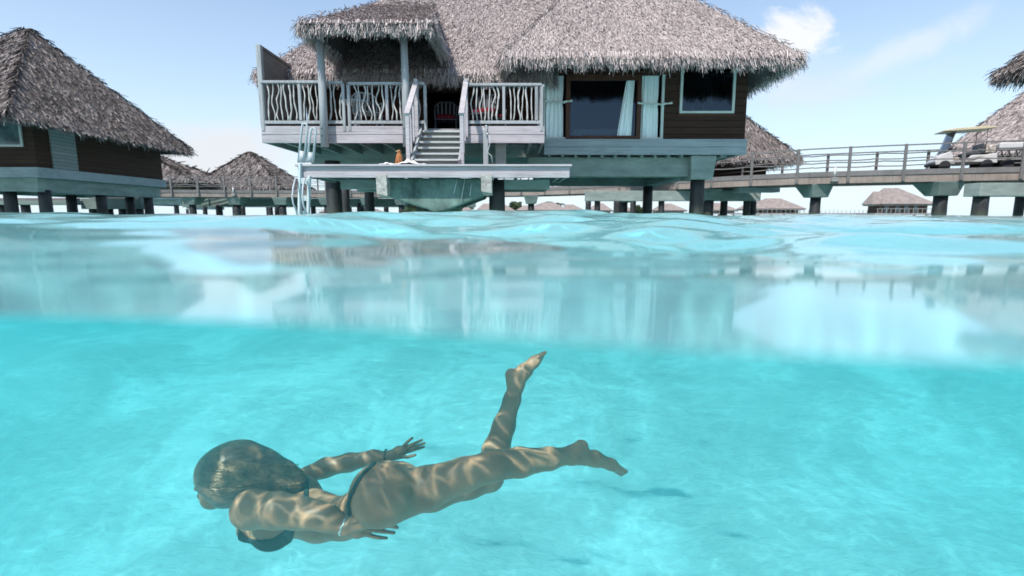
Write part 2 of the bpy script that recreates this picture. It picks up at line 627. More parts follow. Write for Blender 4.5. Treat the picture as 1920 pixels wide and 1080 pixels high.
def waves(Xa, Ya):
    z = 0
    for l, d, p, a in WAVES:
        kk = 2 * math.pi / l
        dd = d + math.pi / 2
        res = np.maximum(np.maximum(.037 * np.abs(Xa), .0145 * Ya), .008)
        far = np.clip(1.6 - Ya * 0.012 / l, 0, 1) * np.clip(1.6 - 6.5 * res / l, 0, 1)
        z = z + a * far * np.sin(kk * (Xa * math.cos(dd) + Ya * math.sin(dd)) + p + .8 * np.sin(Xa * .5 * 2 / l ** .5 + p * 3))
    z = z * np.clip((Ya - .24) / 1.0, .03, .85)
    for hx, hy, hw, hd, hh in ((-0.62, 2.3, .33, .40, .050), (-2.6, 2.7, 0.95, .5, .055)):
        z = z + hh * np.exp(-((Xa - hx) / hw) ** 2 - ((Ya - hy) / hd) ** 2)
    return z


def cut(xa):
    """where the lens meets the water: nearer on the right"""
    return 0.166 - 0.042 * np.tanh((xa + 0.02) / 0.16)


tt = np.linspace(-1, 1, 460)
XS = np.sign(tt) * np.sinh(np.abs(tt) * 8.6) * 0.42
tt = np.linspace(0, 1, 620)
YS = np.sinh(tt * 9.0) / np.sinh(9.0) * 4000
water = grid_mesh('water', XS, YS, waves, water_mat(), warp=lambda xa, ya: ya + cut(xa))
tag(water, 'clear turquoise lagoon water with small ripples under the bungalows', kind='structure')


def sand_mat():
    m = bpy.data.materials.new('sand')
    m.use_nodes = True
    k = N(m.node_tree)
    b = m.node_tree.nodes['Principled BSDF']
    b.inputs['Roughness'].default_value = 0.95
    b.inputs['Specular IOR Level'].default_value = 0.05
    pos = k.new('ShaderNodeNewGeometry').outputs['Position']
    n1 = k.noise(k.mapping(pos, scale=(1, 1, 1)), 0.6, 6, 0.6, 0.8)
    n2 = k.noise(k.mapping(pos, scale=(1, 2.0, 1)), 4.0, 5, 0.6, 0.4)
    f = k.math('ADD', k.math('MULTIPLY', n1, 0.75), k.math('MULTIPLY', n2, 0.25))
    c = k.ramp(f, [(0.40, (0.60, 0.585, 0.555)), (0.50, (0.68, 0.67, 0.64)), (0.60, (0.90, 0.88, 0.85))])
    k.link(c, b.inputs['Base Color'])
    bn = k.new('ShaderNodeBump')
    bn.inputs['Strength'].default_value = 0.6
    bn.inputs['Distance'].default_value = 0.05
    k.link(n2, bn.inputs['Height'])
    k.link(bn.outputs[0], b.inputs['Normal'])
    return m


ts = np.linspace(-1, 1, 260)
SX = np.sign(ts) * np.sinh(np.abs(ts) * 7.2) * 6.0
sr = np.random.default_rng(9)
SW = [(sr.uniform(.8, 4), sr.uniform(0, 3.14), sr.uniform(0, 6.28)) for _ in range(9)]


def sandz(xa, ya):
    q = np.clip((ya - 3.0) / 6.0, 0, 1)
    z = SAND_Z + 1.15 * q * q * (3 - 2 * q) + 0 * xa
    for l, d, p in SW:
        z = z + 0.008 * l * np.sin(2 * math.pi / l * (xa * math.cos(d) + ya * math.sin(d)) + p)
    return z


sand = grid_mesh('seabed', SX, np.sinh(np.linspace(0, 1, 260) * 7.5) / np.sinh(7.5) * 4200 - 4.0, sandz, sand_mat())
tag(sand, 'pale rippled sand bottom of the lagoon', kind='structure')

# the body of the water, what tints everything seen through it
hb = MB()
nseg = 48
hx = np.concatenate([[-5000], np.linspace(-1.2, 1.2, nseg), [5000]])
top = [(x, float(cut(np.array(x))) + 0.002, -0.0005) for x in hx] + [(5000, 4100, -0.0005), (-5000, 4100, -0.0005)]
bot = [(x, y, SAND_Z - 3) for x, y, z in top]
n = len(top)
hb.add(top + bot, [tuple(range(n)), tuple(range(n, 2 * n))[::-1]] + [(i, (i + 1) % n, (i + 1) % n + n, i + n) for i in range(n)])
hm = bpy.data.materials.new('water_tint')
hm.use_nodes = True
k = N(hm.node_tree)
hm.node_tree.nodes.remove(hm.node_tree.nodes['Principled BSDF'])
ab = k.new('ShaderNodeVolumeAbsorption')
ab.inputs['Color'].default_value = (0.14, 0.835, 0.87, 1)
ab.inputs['Density'].default_value = 0.22
vs_ = k.new('ShaderNodeVolumeScatter')
vs_.inputs['Color'].default_value = (0.34, 0.92, 0.97, 1)
vs_.inputs['Density'].default_value = 0.062
vs_.inputs['Anisotropy'].default_value = 0.25
ad = k.new('ShaderNodeAddShader')
k.link(ab.outputs[0], ad.inputs[0])
k.link(vs_.outputs[0], ad.inputs[1])
k.link(ad.outputs[0], hm.node_tree.nodes['Material Output'].inputs['Volume'])
water_body = hb.build('water_body', hm)
tag(water_body, 'turquoise tint of the lagoon water', kind='stuff')


# ------------------------------------------------------------------ thatch
def strips(A, B, C, D, dens, L, wd, rng, drop=0.0):
    """fibres lying down a roof plane A-B (eave) to D-C (top)"""
    A, B, C, D = (np.array(p, float) for p in (A, B, C, D))
    area = 0.5 * np.linalg.norm(np.cross(B - A, C - A)) + 0.5 * np.linalg.norm(np.cross(C - A, D - A))
    n = int(area * dens)
    # sample quad uniformly by rejection on row width
    wa, wb = np.linalg.norm(B - A), np.linalg.norm(C - D)
    s = rng.random(n * 3)
    keep = rng.random(n * 3) < (wa + (wb - wa) * s) / max(wa, wb)
    s = s[keep][:n]
    q = rng.random(len(s))
    p = (A[None] * (1 - q)[:, None] + B[None] * q[:, None]) * (1 - s)[:, None] + (D[None] * (1 - q)[:, None] + C[None] * q[:, None]) * s[:, None]
    e = (B - A) / wa
    nrm = np.cross(B - A, (D + C) / 2 - (A + B) / 2)
    nrm /= np.linalg.norm(nrm)
    if nrm[2] < 0:
        nrm = -nrm
    down = np.cross(e, nrm)
    if down[2] > 0:
        down = -down
    m = len(p)
    d = down[None] + e[None] * rng.normal(0, .22, m)[:, None]
    d /= np.linalg.norm(d, axis=1)[:, None]
    si = np.cross(d, nrm[None])
    si /= np.linalg.norm(si, axis=1)[:, None]
    ll = L * rng.uniform(.5, 1.3, m)
    ww = wd * rng.uniform(.5, 1.4, m)
    li = rng.uniform(.005, .045, m) * min(1, L / .3)
    p0 = p + nrm * 0.004
    p1 = p0 + d * ll[:, None] + nrm * li[:, None]
    tw = rng.normal(0, .35, m)[:, None] * nrm[None] * ww[:, None]
    v = np.stack([p0 - si * ww[:, None] * .5, p0 + si * ww[:, None] * .5, p1 + si * ww[:, None] * .35 + tw, p1 - si * ww[:, None] * .35 - tw], 1)
    sh = np.clip(rng.normal(.54, .20, m), 0, 1)
    return v.reshape(-1, 3), np.repeat(sh, 4)


def fringe(A, B, out, dens, L, wd, rng, dy=0.0):
    """fibres hanging off the eave A-B; out = horizontal outward direction"""
    A, B, out = np.array(A, float), np.array(B, float), np.array(out, float)
    ln = np.linalg.norm(B - A)
    m = int(ln * dens)
    q = rng.random(m)
    p = A[None] * (1 - q)[:, None] + B[None] * q[:, None]
    e = (B - A) / ln
    p = p - out[None] * rng.uniform(-.06, .18, m)[:, None]
    p[:, 2] += rng.uniform(-.06, .10, m)
    d = out[None] * rng.uniform(.05, .95, m)[:, None] + e[None] * rng.normal(0, .20, m)[:, None]
    d[:, 2] -= 1
    d /= np.linalg.norm(d, axis=1)[:, None]
    clump = .85 + .25 * np.sin(q * ln * 5.1 + A[0]) * np.sin(q * ln * 12.7)
    ll = L * rng.uniform(.45, 1.15, m) * clump
    ww = wd * rng.uniform(.5, 1.3, m)
    si = np.cross(d, out[None])
    si = si / np.linalg.norm(si, axis=1)[:, None] + out[None] * rng.normal(0, .5, m)[:, None]
    si /= np.linalg.norm(si, axis=1)[:, None]
    p1 = p + d * ll[:, None]
    v = np.stack([p - si * ww[:, None] * .5, p + si * ww[:, None] * .5, p1 + si * ww[:, None] * .22, p1 - si * ww[:, None] * .22], 1)
    sh = np.clip(rng.normal(.58, .27, m), 0, 1)
    return v.reshape(-1, 3), np.repeat(sh, 4)


def join_quads(parts):
    vs = np.concatenate([p[0] for p in parts])
    sh = np.concatenate([p[1] for p in parts])
    return vs, np.arange(len(vs)).reshape(-1, 4), sh


def hip_roof(parent, x0, x1, y0, y1, ze, rl, rr, zr, mt, dens=(300, 300, 60, 120), L=.32, wd=.03, fl=.36, fd=150, thick=.24, rng=RNG, name='roof', fx=None):
    """rectangular eave, ridge from rl to rr (x,y pairs) at zr; dens front,left,back,right"""
    a, b, c, d = (x0, y0, ze), (x1, y0, ze), (x1, y1, ze), (x0, y1, ze)
    l, r = (rl[0], rl[1], zr), (rr[0], rr[1], zr)
    planes = [(a, b, r, l), (d, a, l, l), (c, d, l, r), (b, c, r, r)]
    pts = []
    for (p, q, s, t2), dn in zip(planes, dens):
        if dn:
            pts.append(strips(p, q, s, t2, dn, L, wd, rng))
    # ridge and hips get their own shaggy caps
    # shell
    z2 = ze - thick
    ins = .10
    sv = np.array([a, b, c, d, l, r, (x0 + ins, y0 + ins, z2), (x1 - ins, y0 + ins, z2), (x1 - ins, y1 - ins, z2), (x0 + ins, y1 - ins, z2),
                   (l[0], l[1], zr - thick * 1.3), (r[0], r[1], zr - thick * 1.3)], float)
    sf = [(0, 1, 5, 4), (3, 0, 4, 4), (2, 3, 4, 5), (1, 2, 5, 5), (0, 6, 7, 1), (1, 7, 8, 2), (2, 8, 9, 3), (3, 9, 6, 0),
          (6, 10, 11, 7), (9, 10, 10, 6), (8, 11, 10, 9), (7, 11, 11, 8)]
    m = MB()
    for q in sf:
        qq = []
        for i in q:
            if i not in qq:
                qq.append(i)
        m.add([sv[i] for i in qq], [tuple(range(len(qq)))])
    o = m.build(name, mt, parent)
    at = o.data.attributes.new('shade', 'FLOAT', 'POINT')
    at.data.foreach_set('value', np.full(len(o.data.vertices), 0.28, np.float32))
    v, f, sh = join_quads(pts)
    # fibres live in the roof mesh itself
    og = np.array(origin(parent))
    me = o.data
    bm = bmesh.new()
    bm.from_mesh(me)
    n0 = len(bm.verts)
    bm.free()
    base_v = np.empty(n0 * 3)
    me.vertices.foreach_get('co', base_v)
    base_v = base_v.reshape(-1, 3) + og
    polys = [tuple(p.vertices) for p in me.polygons]
    quads = [p + (p[-1],) if len(p) == 3 else p for p in polys]
    tris = [p for p in polys if len(p) == 3]
    # split triangles into degenerate-free quads by using a middle point
    bv = [tuple(x) for x in base_v]
    qf = []
    for p in polys:
        if len(p) == 4:
            qf.append(p)
        else:
            i, j, kx = p
            mids = [tuple((np.array(bv[s1]) + np.array(bv[s2])) / 2) for s1, s2 in ((i, j), (j, kx), (kx, i))]
            cen = tuple((np.array(bv[i]) + np.array(bv[j]) + np.array(bv[kx])) / 3)
            nb = len(bv)
            bv += mids + [cen]
            qf += [(i, nb, nb + 3, nb + 2), (nb, j, nb + 1, nb + 3), (nb + 2, nb + 3, nb + 1, kx)]
    allv = np.concatenate([np.array(bv), v])
    allf = np.concatenate([np.array(qf), f + len(bv)])
    alls = np.concatenate([np.full(len(bv), .10), sh])  # shell coloured dark so the roof undersides look shaded
    bpy.data.objects.remove(o)
    o = raw_mesh(name, allv, allf, mt, parent, shade=alls)
    fr = []
    for (p, q, out, dn) in ((a, b, (0, -1, 0), 1), (d, a, (-1, 0, 0), .8), (c, d, (0, 1, 0), .4), (b, c, (1, 0, 0), .8)):
        for lay in range(2):
            z_ = -.02 - lay * .07
            pp, qq = (p[0], p[1], p[2] + z_), (q[0], q[1], q[2] + z_)
            if fx is not None and out == (0, -1, 0):
                qq = (fx, qq[1], qq[2])
            fr.append(fringe(pp, qq, out, fd * dn, fl, wd * 1.1, rng))
    v, f, sh = join_quads(fr)
    raw_mesh('eave_fringe', v, f, mt, o, shade=sh)
    # hip caps: a bristly line where two planes meet
    cap = []
    for p, q in ((a, l), (b, r), (l, r), (c, r), (d, l)):
        p, q = np.array(p, float), np.array(q, float)
        ln = np.linalg.norm(q - p)
        if ln < .3:
            continue
        m_ = int(ln * 60 * (.03 / wd) ** .5)
        s = rng.random(m_)
        c0 = p[None] * (1 - s)[:, None] + q[None] * s[:, None]
        ax = (q - p) / ln
        d_ = rng.normal(0, 1, (m_, 3)) * .30 - ax[None] * .9
        d_[:, 2] -= .1
        d_ /= np.linalg.norm(d_, axis=1)[:, None]
        si = np.cross(d_, rng.normal(0, 1, (m_, 3)))
        si /= np.linalg.norm(si, axis=1)[:, None]
        ll = L * .75 * rng.uniform(.4, 1.2, m_)
        c0 = c0 + rng.normal(0, .03, (m_, 3)) + np.array([0, 0, .03])
        c1 = c0 + d_ * ll[:, None]
        vv = np.stack([c0 - si * wd * .6, c0 + si * wd * .6, c1 + si * wd * .3, c1 - si * wd * .3], 1).reshape(-1, 3)
        cap.append((vv, np.repeat(np.clip(rng.normal(.25, .2, m_), 0, 1), 4)))
    v, f, sh = join_quads(cap)
    raw_mesh('ridge_cap', v, f, mt, o, shade=sh)
    return o


# ------------------------------------------------------------------ shared bits
def piles(parent, items, mt=None):
    for x, y, ztop, r in items:
        m = MB()
        zz_ = [SAND_Z - .3, -.2, .15, ztop * .6, ztop]
        m.tube([(x, y, q) for q in zz_], [r * 1.02, r * 1.02, r * 1.03, r, r], 20)
        m.build('pile', mt or M['pile'], parent, smooth=True)


def railing(parent, p, q, zb, zt, nb, wavy=True, posts=(), rw=.07, mtl='post_wood', name='railing', nposts=True):
    """rail between p and q (x,y); top rail, bottom rail, posts and branch balusters"""
    p, q = Vector((p[0], p[1], 0)), Vector((q[0], q[1], 0))
    m = MB()
    a, b = p.copy(), q.copy()
    up = Vector((0, 0, 1))
    m.beam(a + up * (zt - .025), b + up * (zt - .025), rw + .02, .05)
    m.beam(a + up * (zb + .03), b + up * (zb + .03), rw * .7, .06)
    for s in posts:
        c = a.lerp(b, s)
        m.box(c.x - .028, c.x + .028, c.y - .034, c.y + .034, zb - .14 if s in (0, 1) else zb + .061, zt - .051)
    o = m.build(name, M[mtl], parent, bevel=.006)
    ln = (b - a).length
    side = (b - a).normalized()
    for i in range(nb):
        s = (i + .5 + random.uniform(-.14, .14)) / nb
        if any(abs(s - ps) * ln < .055 for ps in posts):
            continue
        c = a.lerp(b, s)
        ph, ph2, am = random.uniform(0, 6.28), random.uniform(0, 6.28), random.uniform(.008, .034)
        k1, k2 = random.uniform(4, 8), random.uniform(9, 15)
        rr = random.uniform(.011, .018)
        lean = random.uniform(-.02, .02)
        pts, rd = [], []
        for j in range(13):
            f_ = j / 12
            z_ = zb + .058 + (zt - .05 - zb - .056) * f_
            off = (am * math.sin(k1 * f_ + ph) + am * .45 * math.sin(k2 * f_ + ph2)) * (1 if wavy else .2) + lean * (f_ - .5)
            pts.append(c + side * off + up * z_ + Vector((0, am * .4 * math.sin(k2 * f_ + ph), 0)))
            rd.append(rr * (1 + .18 * math.sin(k2 * f_ * 2 + ph)))
        bb = MB()
        bb.tube(pts, rd, 7)
        bb.build('baluster', M['branch_wood'], o, smooth=True)
    return o


# ------------------------------------------------------------------ main bungalow
FLOOR = 1.80
YD, YW, YW2 = 10.5, 12.3, 13.1          # deck edge, right room wall, recessed wall
bung = empty('overwater_bungalow', (0, 12.3, 0))
tag(bung, 'large thatched bungalow on stilts above the swimmer, with railed deck and stairs', 'bungalow')
xl, xr = X(490, 250, YD), X(1021, 250, YD)
wl, wrr = X(1018, 262, YW), X(1396, 262, YW)

hip_roof(bung, -5.65, .95, 11.8, 21.5, 3.16, (-2.25, 16.8), (2.7, 16.8), 7.55, M['thatch'],
         dens=(1500, 1000, 20, 30), L=.19, wd=.013, fl=.25, fd=460, thick=.17, fx=.9)
wing = hip_roof(bung, -.2, 5.90, 10.9, 18.0, 3.26, (2.5, 14.32), (2.56, 14.4), 6.72, M['thatch'],
                dens=(1550, 500, 20, 700), L=.19, wd=.013, fl=.25, fd=480, thick=.17)

# porch canopy: low thatched hood on two posts in front of the main roof
cx0, cx1 = X(556, 40, 9.9), X(812, 40, 9.9)
cz = Z(44, 9.9)
can = hip_roof(bung, cx0, cx1, 9.9, 18.5, cz, (X(695, 18, 14.2), 14.2), (cx1 - .6, 14.2), 5.46, M['thatch'],
               dens=(1300, 1000, 10, 500), L=.17, wd=.013, fl=.17, fd=420, thick=.09)
m = MB()
cxa, cxb = X(603, 70, YD - .1), X(812, 70, YD - .1)
m.box(cxa, cxb, YD - .16, YD - .06, Z(66, YD), Z(58, YD))
m.build('canopy_beam', M['joist_wood'], bung, bevel=.008)
for u in (604, 760):
    m = MB()
    x = X(u, 170, YD - .14)
    zb, zt = Z(275, YD - .14), Z(60, YD - .14)
    m.tube([(x, YD - .14, zb), (x + .006, YD - .14, 2.4), (x, YD - .14, zt)], [.078, .074, .068], 14)
    po = m.build('post', M['post_wood'], bung, smooth=True)
    for zb_ in (1.58, 1.72):
        MB().tube([(x - .02, YD - .235, zb_), (x - .02, YD - .205, zb_)], .014, 8).build('bolt', M['dark_metal'], po)

# floors and fascias
xs0, xs1 = X(790, 240, YD) - .03, X(869, 240, YD) + .03
m = MB()
m.box(xl, xs0 - .05, YD + .051, YW2 + .1, FLOOR - .05, FLOOR)
m.box(xs0 - .05, xs1 + .05, YD + .28, YW2 + .1, FLOOR - .051, FLOOR - .001)
m.box(xs1 + .05, xr, YD + .052, YW - .01, FLOOR - .05, FLOOR)
m.build('deck_floor', M['deck_wood'], bung)
zb = Z(268, YD)
for a, b in ((xl, xs0), (xs1, xr)):
    m = MB()
    mid = (FLOOR + zb) / 2
    m.box(a, b, YD, YD + .05, mid + .003, FLOOR + .004)
    m.box(a, b, YD + .003, YD + .053, zb, mid - .003)
    m.build('deck_beam', M['deck_wood'], bung, bevel=.006)
m = MB()
m.box(xl - .002, xl + .05, YD + .054, YW2 + .3, zb + .01, FLOOR + .002)
m.build('side_beam', M['joist_wood'], bung)
m = MB()
m.box(xr - .052, xr - .002, YD + .054, YW - .02, zb + .01, FLOOR - .052)
m.build('side_beam', M['joist_wood'], bung)
for i in range(12):
    x = xl + .35 + i * .5
    if xs0 - .1 < x < xs1 + .1 or x > xr - .2:
        continue
    m = MB()
    m.box(x - .03, x + .03, YD + .056, YW2, zb + .03, FLOOR - .052)
    m.build('joist', M['joist_wood'], bung)
# under-deck beams and house floor
m = MB()
m.box(-5.0, wrr - .25, YW + .35, 19.0, 1.44, 1.74)
m.build('floor_slab', M['concrete'], bung)
m = MB()
z0, z1 = Z(290, YW - .08), FLOOR
m.box(wl + .02, wrr + .02, YW - .10, YW - .03, z0, (z0 + z1) / 2 - .003)
m.box(wl + .02, wrr + .02, YW - .12, YW - .05, (z0 + z1) / 2, z1)
m.build('floor_beam', M['floor_beam'], bung, bevel=.008)
m = MB()
m.box(wrr - .05, wrr + .018, YW - .025, 18.9, z0 + .02, z1 - .01)
m.build('side_beam', M['floor_beam'], bung)
for i in range(14):
    x = wl + .15 + i * .31
    MB().box(x - .03, x + .03, YW - .02, YW + 1.6, z0 - .05, z0 + .12).build('joist', M['joist_wood'], bung)
cb = MB()
cz0, cz1 = Z(331, 12.6), Z(295, 12.6)
cb.box(X(990, 310, 12.6), X(1291, 310, 12.6), 12.5, 12.95, cz0, cz1)
cb.build('concrete_beam', M['concrete'], bung, bevel=.015)
cb = MB()
xa, xb = X(1289, 310, 12.5), X(1336, 310, 12.5)
cb.add([(xa + .03, 12.3, Z(336, 12.4)), (xb - .05, 12.3, Z(336, 12.4)), (xb - .05, 13.1, Z(336, 12.4)), (xa + .03, 13.1, Z(336, 12.4)),
        (xa, 12.25, cz1 + .004), (xb, 12.25, cz1 + .004), (xb, 13.1, cz1 + .004), (xa, 13.1, cz1 + .004)],
       [(0, 1, 2, 3), (4, 5, 6, 7), (0, 1, 5, 4), (1, 2, 6, 5), (2, 3, 7, 6), (3, 0, 4, 7)])
cb.build('pile_cap', M['concrete'], bung, bevel=.015)
cb = MB()
cb.box(xa + .1, xa + .5, 13.1, 17.2, cz0 + .02, cz1 - .01)
cb.build('concrete_beam', M['concrete'], bung, bevel=.015)
cb = MB()
cb.box(X(1000, 340, 16.9), X(1240, 340, 16.9), 16.8, 17.2, Z(347, 16.9) - .02, Z(330, 16.9))
cb.build('concrete_beam', M['concrete'], bung, bevel=.015)
cb = MB()
cb.box(-4.9, X(820, 300, 12.9), 12.8, 13.2, 1.15, 1.45)
cb.build('concrete_beam', M['concrete'], bung, bevel=.015)
for xx in (-4.3, -2.1):
    MB().box(xx, xx + .35, 13.2, 17.3, 1.13, 1.43).build('concrete_beam', M['concrete'], bung, bevel=.015)
piles(bung, [(X(627, 380, 11.2), 11.2, 1.2, .16), (X(693, 380, 14.3), 14.3, 1.2, .13), (X(932, 380, 10.0), 10.0, .72, .15),
             (X(1306, 380, 12.7), 12.7, 1.0, .165), (X(1214, 380, 17.0), 17.0, 1.0, .155), (X(648, 380, 17), 17.0, 1.2, .14)])
# small green capped prop under the right deck
m = MB()
px = X(939, 290, 10.9)
m.box(px - .11, px + .11, 10.8, 11.0, .94, 1.56)
m.build('prop', M['concrete'], bung, bevel=.01)

# room walls
ztop = 3.35
wm = 'brown_wall'
m = MB()
yw = YW
d0, d1 = X(1061, 190, yw), X(1202, 190, yw)        # sliding door bay
s0, s1 = X(1019, 190, yw), X(1245, 190, yw)        # side lights
n0, n1 = X(1274, 190, yw), X(1377, 190, yw)        # small window
nz0, nz1 = Z(213, yw), Z(112, yw)
m.box(s1, n0, yw, yw + .12, FLOOR, ztop)
m.box(n1, wrr, yw, yw + .12, FLOOR, ztop)
m.box(n0, n1, yw + .001, yw + .121, FLOOR, nz0)
m.box(n0, n1, yw + .001, yw + .121, nz1, ztop)
m.box(s0, s1, yw + .002, yw + .122, 3.245, ztop - .01)
m.box(wrr - .12, wrr - .001, yw + .13, 18.8, FLOOR, ztop)
m.box(-5.0, -4.88, YW2, 18.8, FLOOR, ztop)
m.box(-4.87, wrr - .13, 18.7, 18.8, FLOOR, ztop)
m.box(s0 - .1, s0 - .002, yw + .003, YW2 + .1, FLOOR, ztop)
m.box(-5.0, X(800, 200, YW2), YW2 - .12, YW2 - .02, FLOOR, ztop)
m.box(X(866, 200, YW2), s0 - .11, YW2 - .12, YW2 - .02, FLOOR, ztop)
m.box(X(800, 200, YW2), X(866, 200, YW2), YW2 - .119, YW2 - .019, 3.02, ztop)
m.build('wall', M[wm], bung)
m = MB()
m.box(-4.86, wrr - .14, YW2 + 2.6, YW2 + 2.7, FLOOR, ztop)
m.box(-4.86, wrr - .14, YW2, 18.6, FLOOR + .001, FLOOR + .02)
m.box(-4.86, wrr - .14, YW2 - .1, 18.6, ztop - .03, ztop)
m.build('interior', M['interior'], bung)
# small window
m = MB()
fw = .055
m.box(n0, n1, yw - .04, yw + .04, nz0, nz0 + fw)
m.box(n0, n1, yw - .04, yw + .04, nz1 - fw, nz1)
m.box(n0, n0 + fw * 1.1, yw - .039, yw + .039, nz0 + fw, nz1 - fw)
m.box(n1 - fw * 1.1, n1, yw - .039, yw + .039, nz0 + fw, nz1 - fw)
wn = m.build('window', M['pale_frame'], bung, bevel=.006)
MB().box(n0 + .06, n1 - .06, yw + .0, yw + .008, nz0 + fw, nz1 - fw).build('pane', M['glass'], wn)
MB().box(n0 - .04, n1 + .04, yw - .06, yw - .042, nz0 - .07, nz0 - .02).build('sill', M['brown_frame'], wn)
for uu, v0, v1 in ((1287, 198, 209), (1299, 188, 210), (1319, 176, 204), (1334, 168, 197)):
    x = X(uu, 195, yw + .4)
    m = MB()
    m.tube([(x, yw + .4, Z(v1, yw + .4)), (x, yw + .4, Z(v0, yw + .4))], .011, 6)
    m.build('hanging_ornament', M['tan'], wn)
# sliding door
m = MB()
dj = .10
zt = 3.24
m.box(d0, d0 + dj, yw - .05, yw + .05, FLOOR, zt)
m.box(d1 - dj, d1, yw - .05, yw + .05, FLOOR, zt)
m.box(d0 + dj, d1 - dj, yw - .049, yw + .049, FLOOR, FLOOR + .08)
m.box(d0 + dj, d1 - dj, yw - .049, yw + .049, zt - .12, zt)
dr = m.build('sliding_door', M['brown_frame'], bung, bevel=.006)
MB().box(d0 + dj, d1 - dj, yw + .036, yw + .044, FLOOR + .08, zt - .12).build('pane', M['glass'], dr)


def curtain(x0, x1, y, z0, z1, parent, folds, tie=None, name='curtain', lean=0.0):
    nx, nz = folds * 10, 26
    v = []
    for j in range(nz + 1):
        f_ = j / nz
        z_ = z0 + (z1 - z0) * f_
        pinch = 1.0
        if tie:
            pinch = 1 - .10 * math.exp(-((z_ - tie) / .10) ** 2)
        for i in range(nx + 1):
            g = i / nx
            xc = (x0 + x1) / 2 + lean * (f_ - .5)
            x = xc + (g - .5) * (x1 - x0) * pinch * (1 if not lean else (1.25 - .5 * f_))
            yy = y + .022 * math.sin(g * folds * 6.283 + .8 * math.sin(f_ * 3 + g * 5)) + .008 * math.sin(g * 37 + f_ * 4)
            v.append((x, yy, z_))
    f = [(j * (nx + 1) + i, j * (nx + 1) + i + 1, (j + 1) * (nx + 1) + i + 1, (j + 1) * (nx + 1) + i) for j in range(nz) for i in range(nx)]
    return raw_mesh(name, np.array(v), np.array(f), M['curtain'], parent, smooth=True)


def tieback(x0, x1, y, z, parent):
    m = MB()
    for q in range(4):
        pts = []
        for i in range(25):
            g = i / 24
            pts.append((x0 + (x1 - x0) * g, y + .012 * math.cos(g * 26 + q * 1.57), z - .012 * math.sin(g * 3.14) * (q - 1.5) - .03 * math.sin(g * 3.14) + .012 * math.sin(g * 26 + q * 1.57)))
        m.tube(pts, .0095, 6)
    for xx in (x0, x1):
        m.tube([(xx - .03, y, z), (xx - .01, y, z + .004), (xx + .015, y, z), (xx + .03, y, z)], [.012, .028, .028, .012], 8)
    m.build('tieback', M['cord'], parent, smooth=True)


c1 = curtain(s0 + .02, X(1057, 190, yw), yw + .06, FLOOR + .03, 3.235, bung, 5, Z(190, yw))
tieback(s0 + .04, X(1071, 190, yw - .1), yw - .09, Z(189, yw - .1), c1)
c2 = curtain(X(1204, 190, yw), X(1236, 190, yw), yw + .06, FLOOR + .03, 3.235, bung, 5, Z(193, yw))
tieback(X(1198, 190, yw - .1), X(1259, 190, yw - .1), yw - .09, Z(193, yw - .1), c2)
curtain(X(1166, 190, yw), X(1187, 190, yw), yw + .0, FLOOR + .09, 3.115, bung, 4, None, 'curtain', .12)
for a_, b_ in ((s0, d0), (d1, s1)):
    m = MB()
    m.box(a_ + .001, b_ - .001, yw - .03, yw + .03, FLOOR, FLOOR + .05)
    m.box(b_ - .06 if a_ > 1 else a_ + .0, b_ - .001 if a_ > 1 else a_ + .035, yw - .03, yw + .03, FLOOR + .05, 3.24)
    sl_ = m.build('side_light', M['pale_frame'], bung, bevel=.004)
# bed seen through the glass
bx0, bx1 = X(1072, 240, yw + 1.2), X(1158, 240, yw + 1.2)
m = MB()
m.box(bx0, bx1 + .3, yw + 1.0, yw + 2.3, FLOOR + .02, FLOOR + .42)
bd = m.build('bed', M['linen'], None, bevel=.06)
tag(bd, 'white made-up bed behind the sliding glass door', 'bed')
m = MB()
m.box(X(1088, 245, yw + .7), X(1155, 245, yw + .7), yw + .6, yw + .95, FLOOR + .02, FLOOR + .22)
bench = m.build('bench', M['grey_panel'], None, bevel=.02)
tag(bench, 'low grey bench at the foot of the bed behind the glass door', 'bench')

# railings
zr0, zr1 = Z(232, YD), Z(151, YD)
xa = xl + .05
railing(bung, (xa, YD + .02), (X(604, 150, YD), YD + .02), zr0, zr1, 14, posts=(0, .62, 1))
railing(bung, (X(606, 150, YD) + .05, YD + .021), (X(642, 150, YD), YD + .021), zr0, zr1 - .01, 3, posts=(1,))
railing(bung, (X(652, 150, YD), YD + .022), (X(796, 150, YD), YD + .022), zr0, zr1 - .03, 17, posts=(0, .5, 1))
railing(bung, (X(873, 155, YD), YD + .02), (X(1016, 155, YD), YD + .02), zr0, zr1 - .05, 18, posts=(0, .5, .93, 1))
railing(bung, (xr - .05, YD + .08), (xr - .05, YW - .1), zr0, zr1 - .052, 9, posts=(1,))
# corner post and privacy screen
m = MB()
zp = Z(83, YD)
m.box(xl - .005, xl + .09, YD - .005, YD + .1, zb + .3, zp)
m.build('post', M['post_wood'], bung, bevel=.008)
m = MB()
m.box(xl + .01, xl + .04, YD + .105, YW2 - .35, FLOOR + .002, zp - .04)
m.beam((xl + .03, YD + .105, zp - .01), (xl + .03, YW2 - .35, zp - .01), .07, .05)
m.beam((xl + .03, YD + .11, zr1 + .06), (xl + .03, YW2 - .36, zr1 + .06), .06, .05)
m.build('privacy_screen', M['screen_panel'], bung)

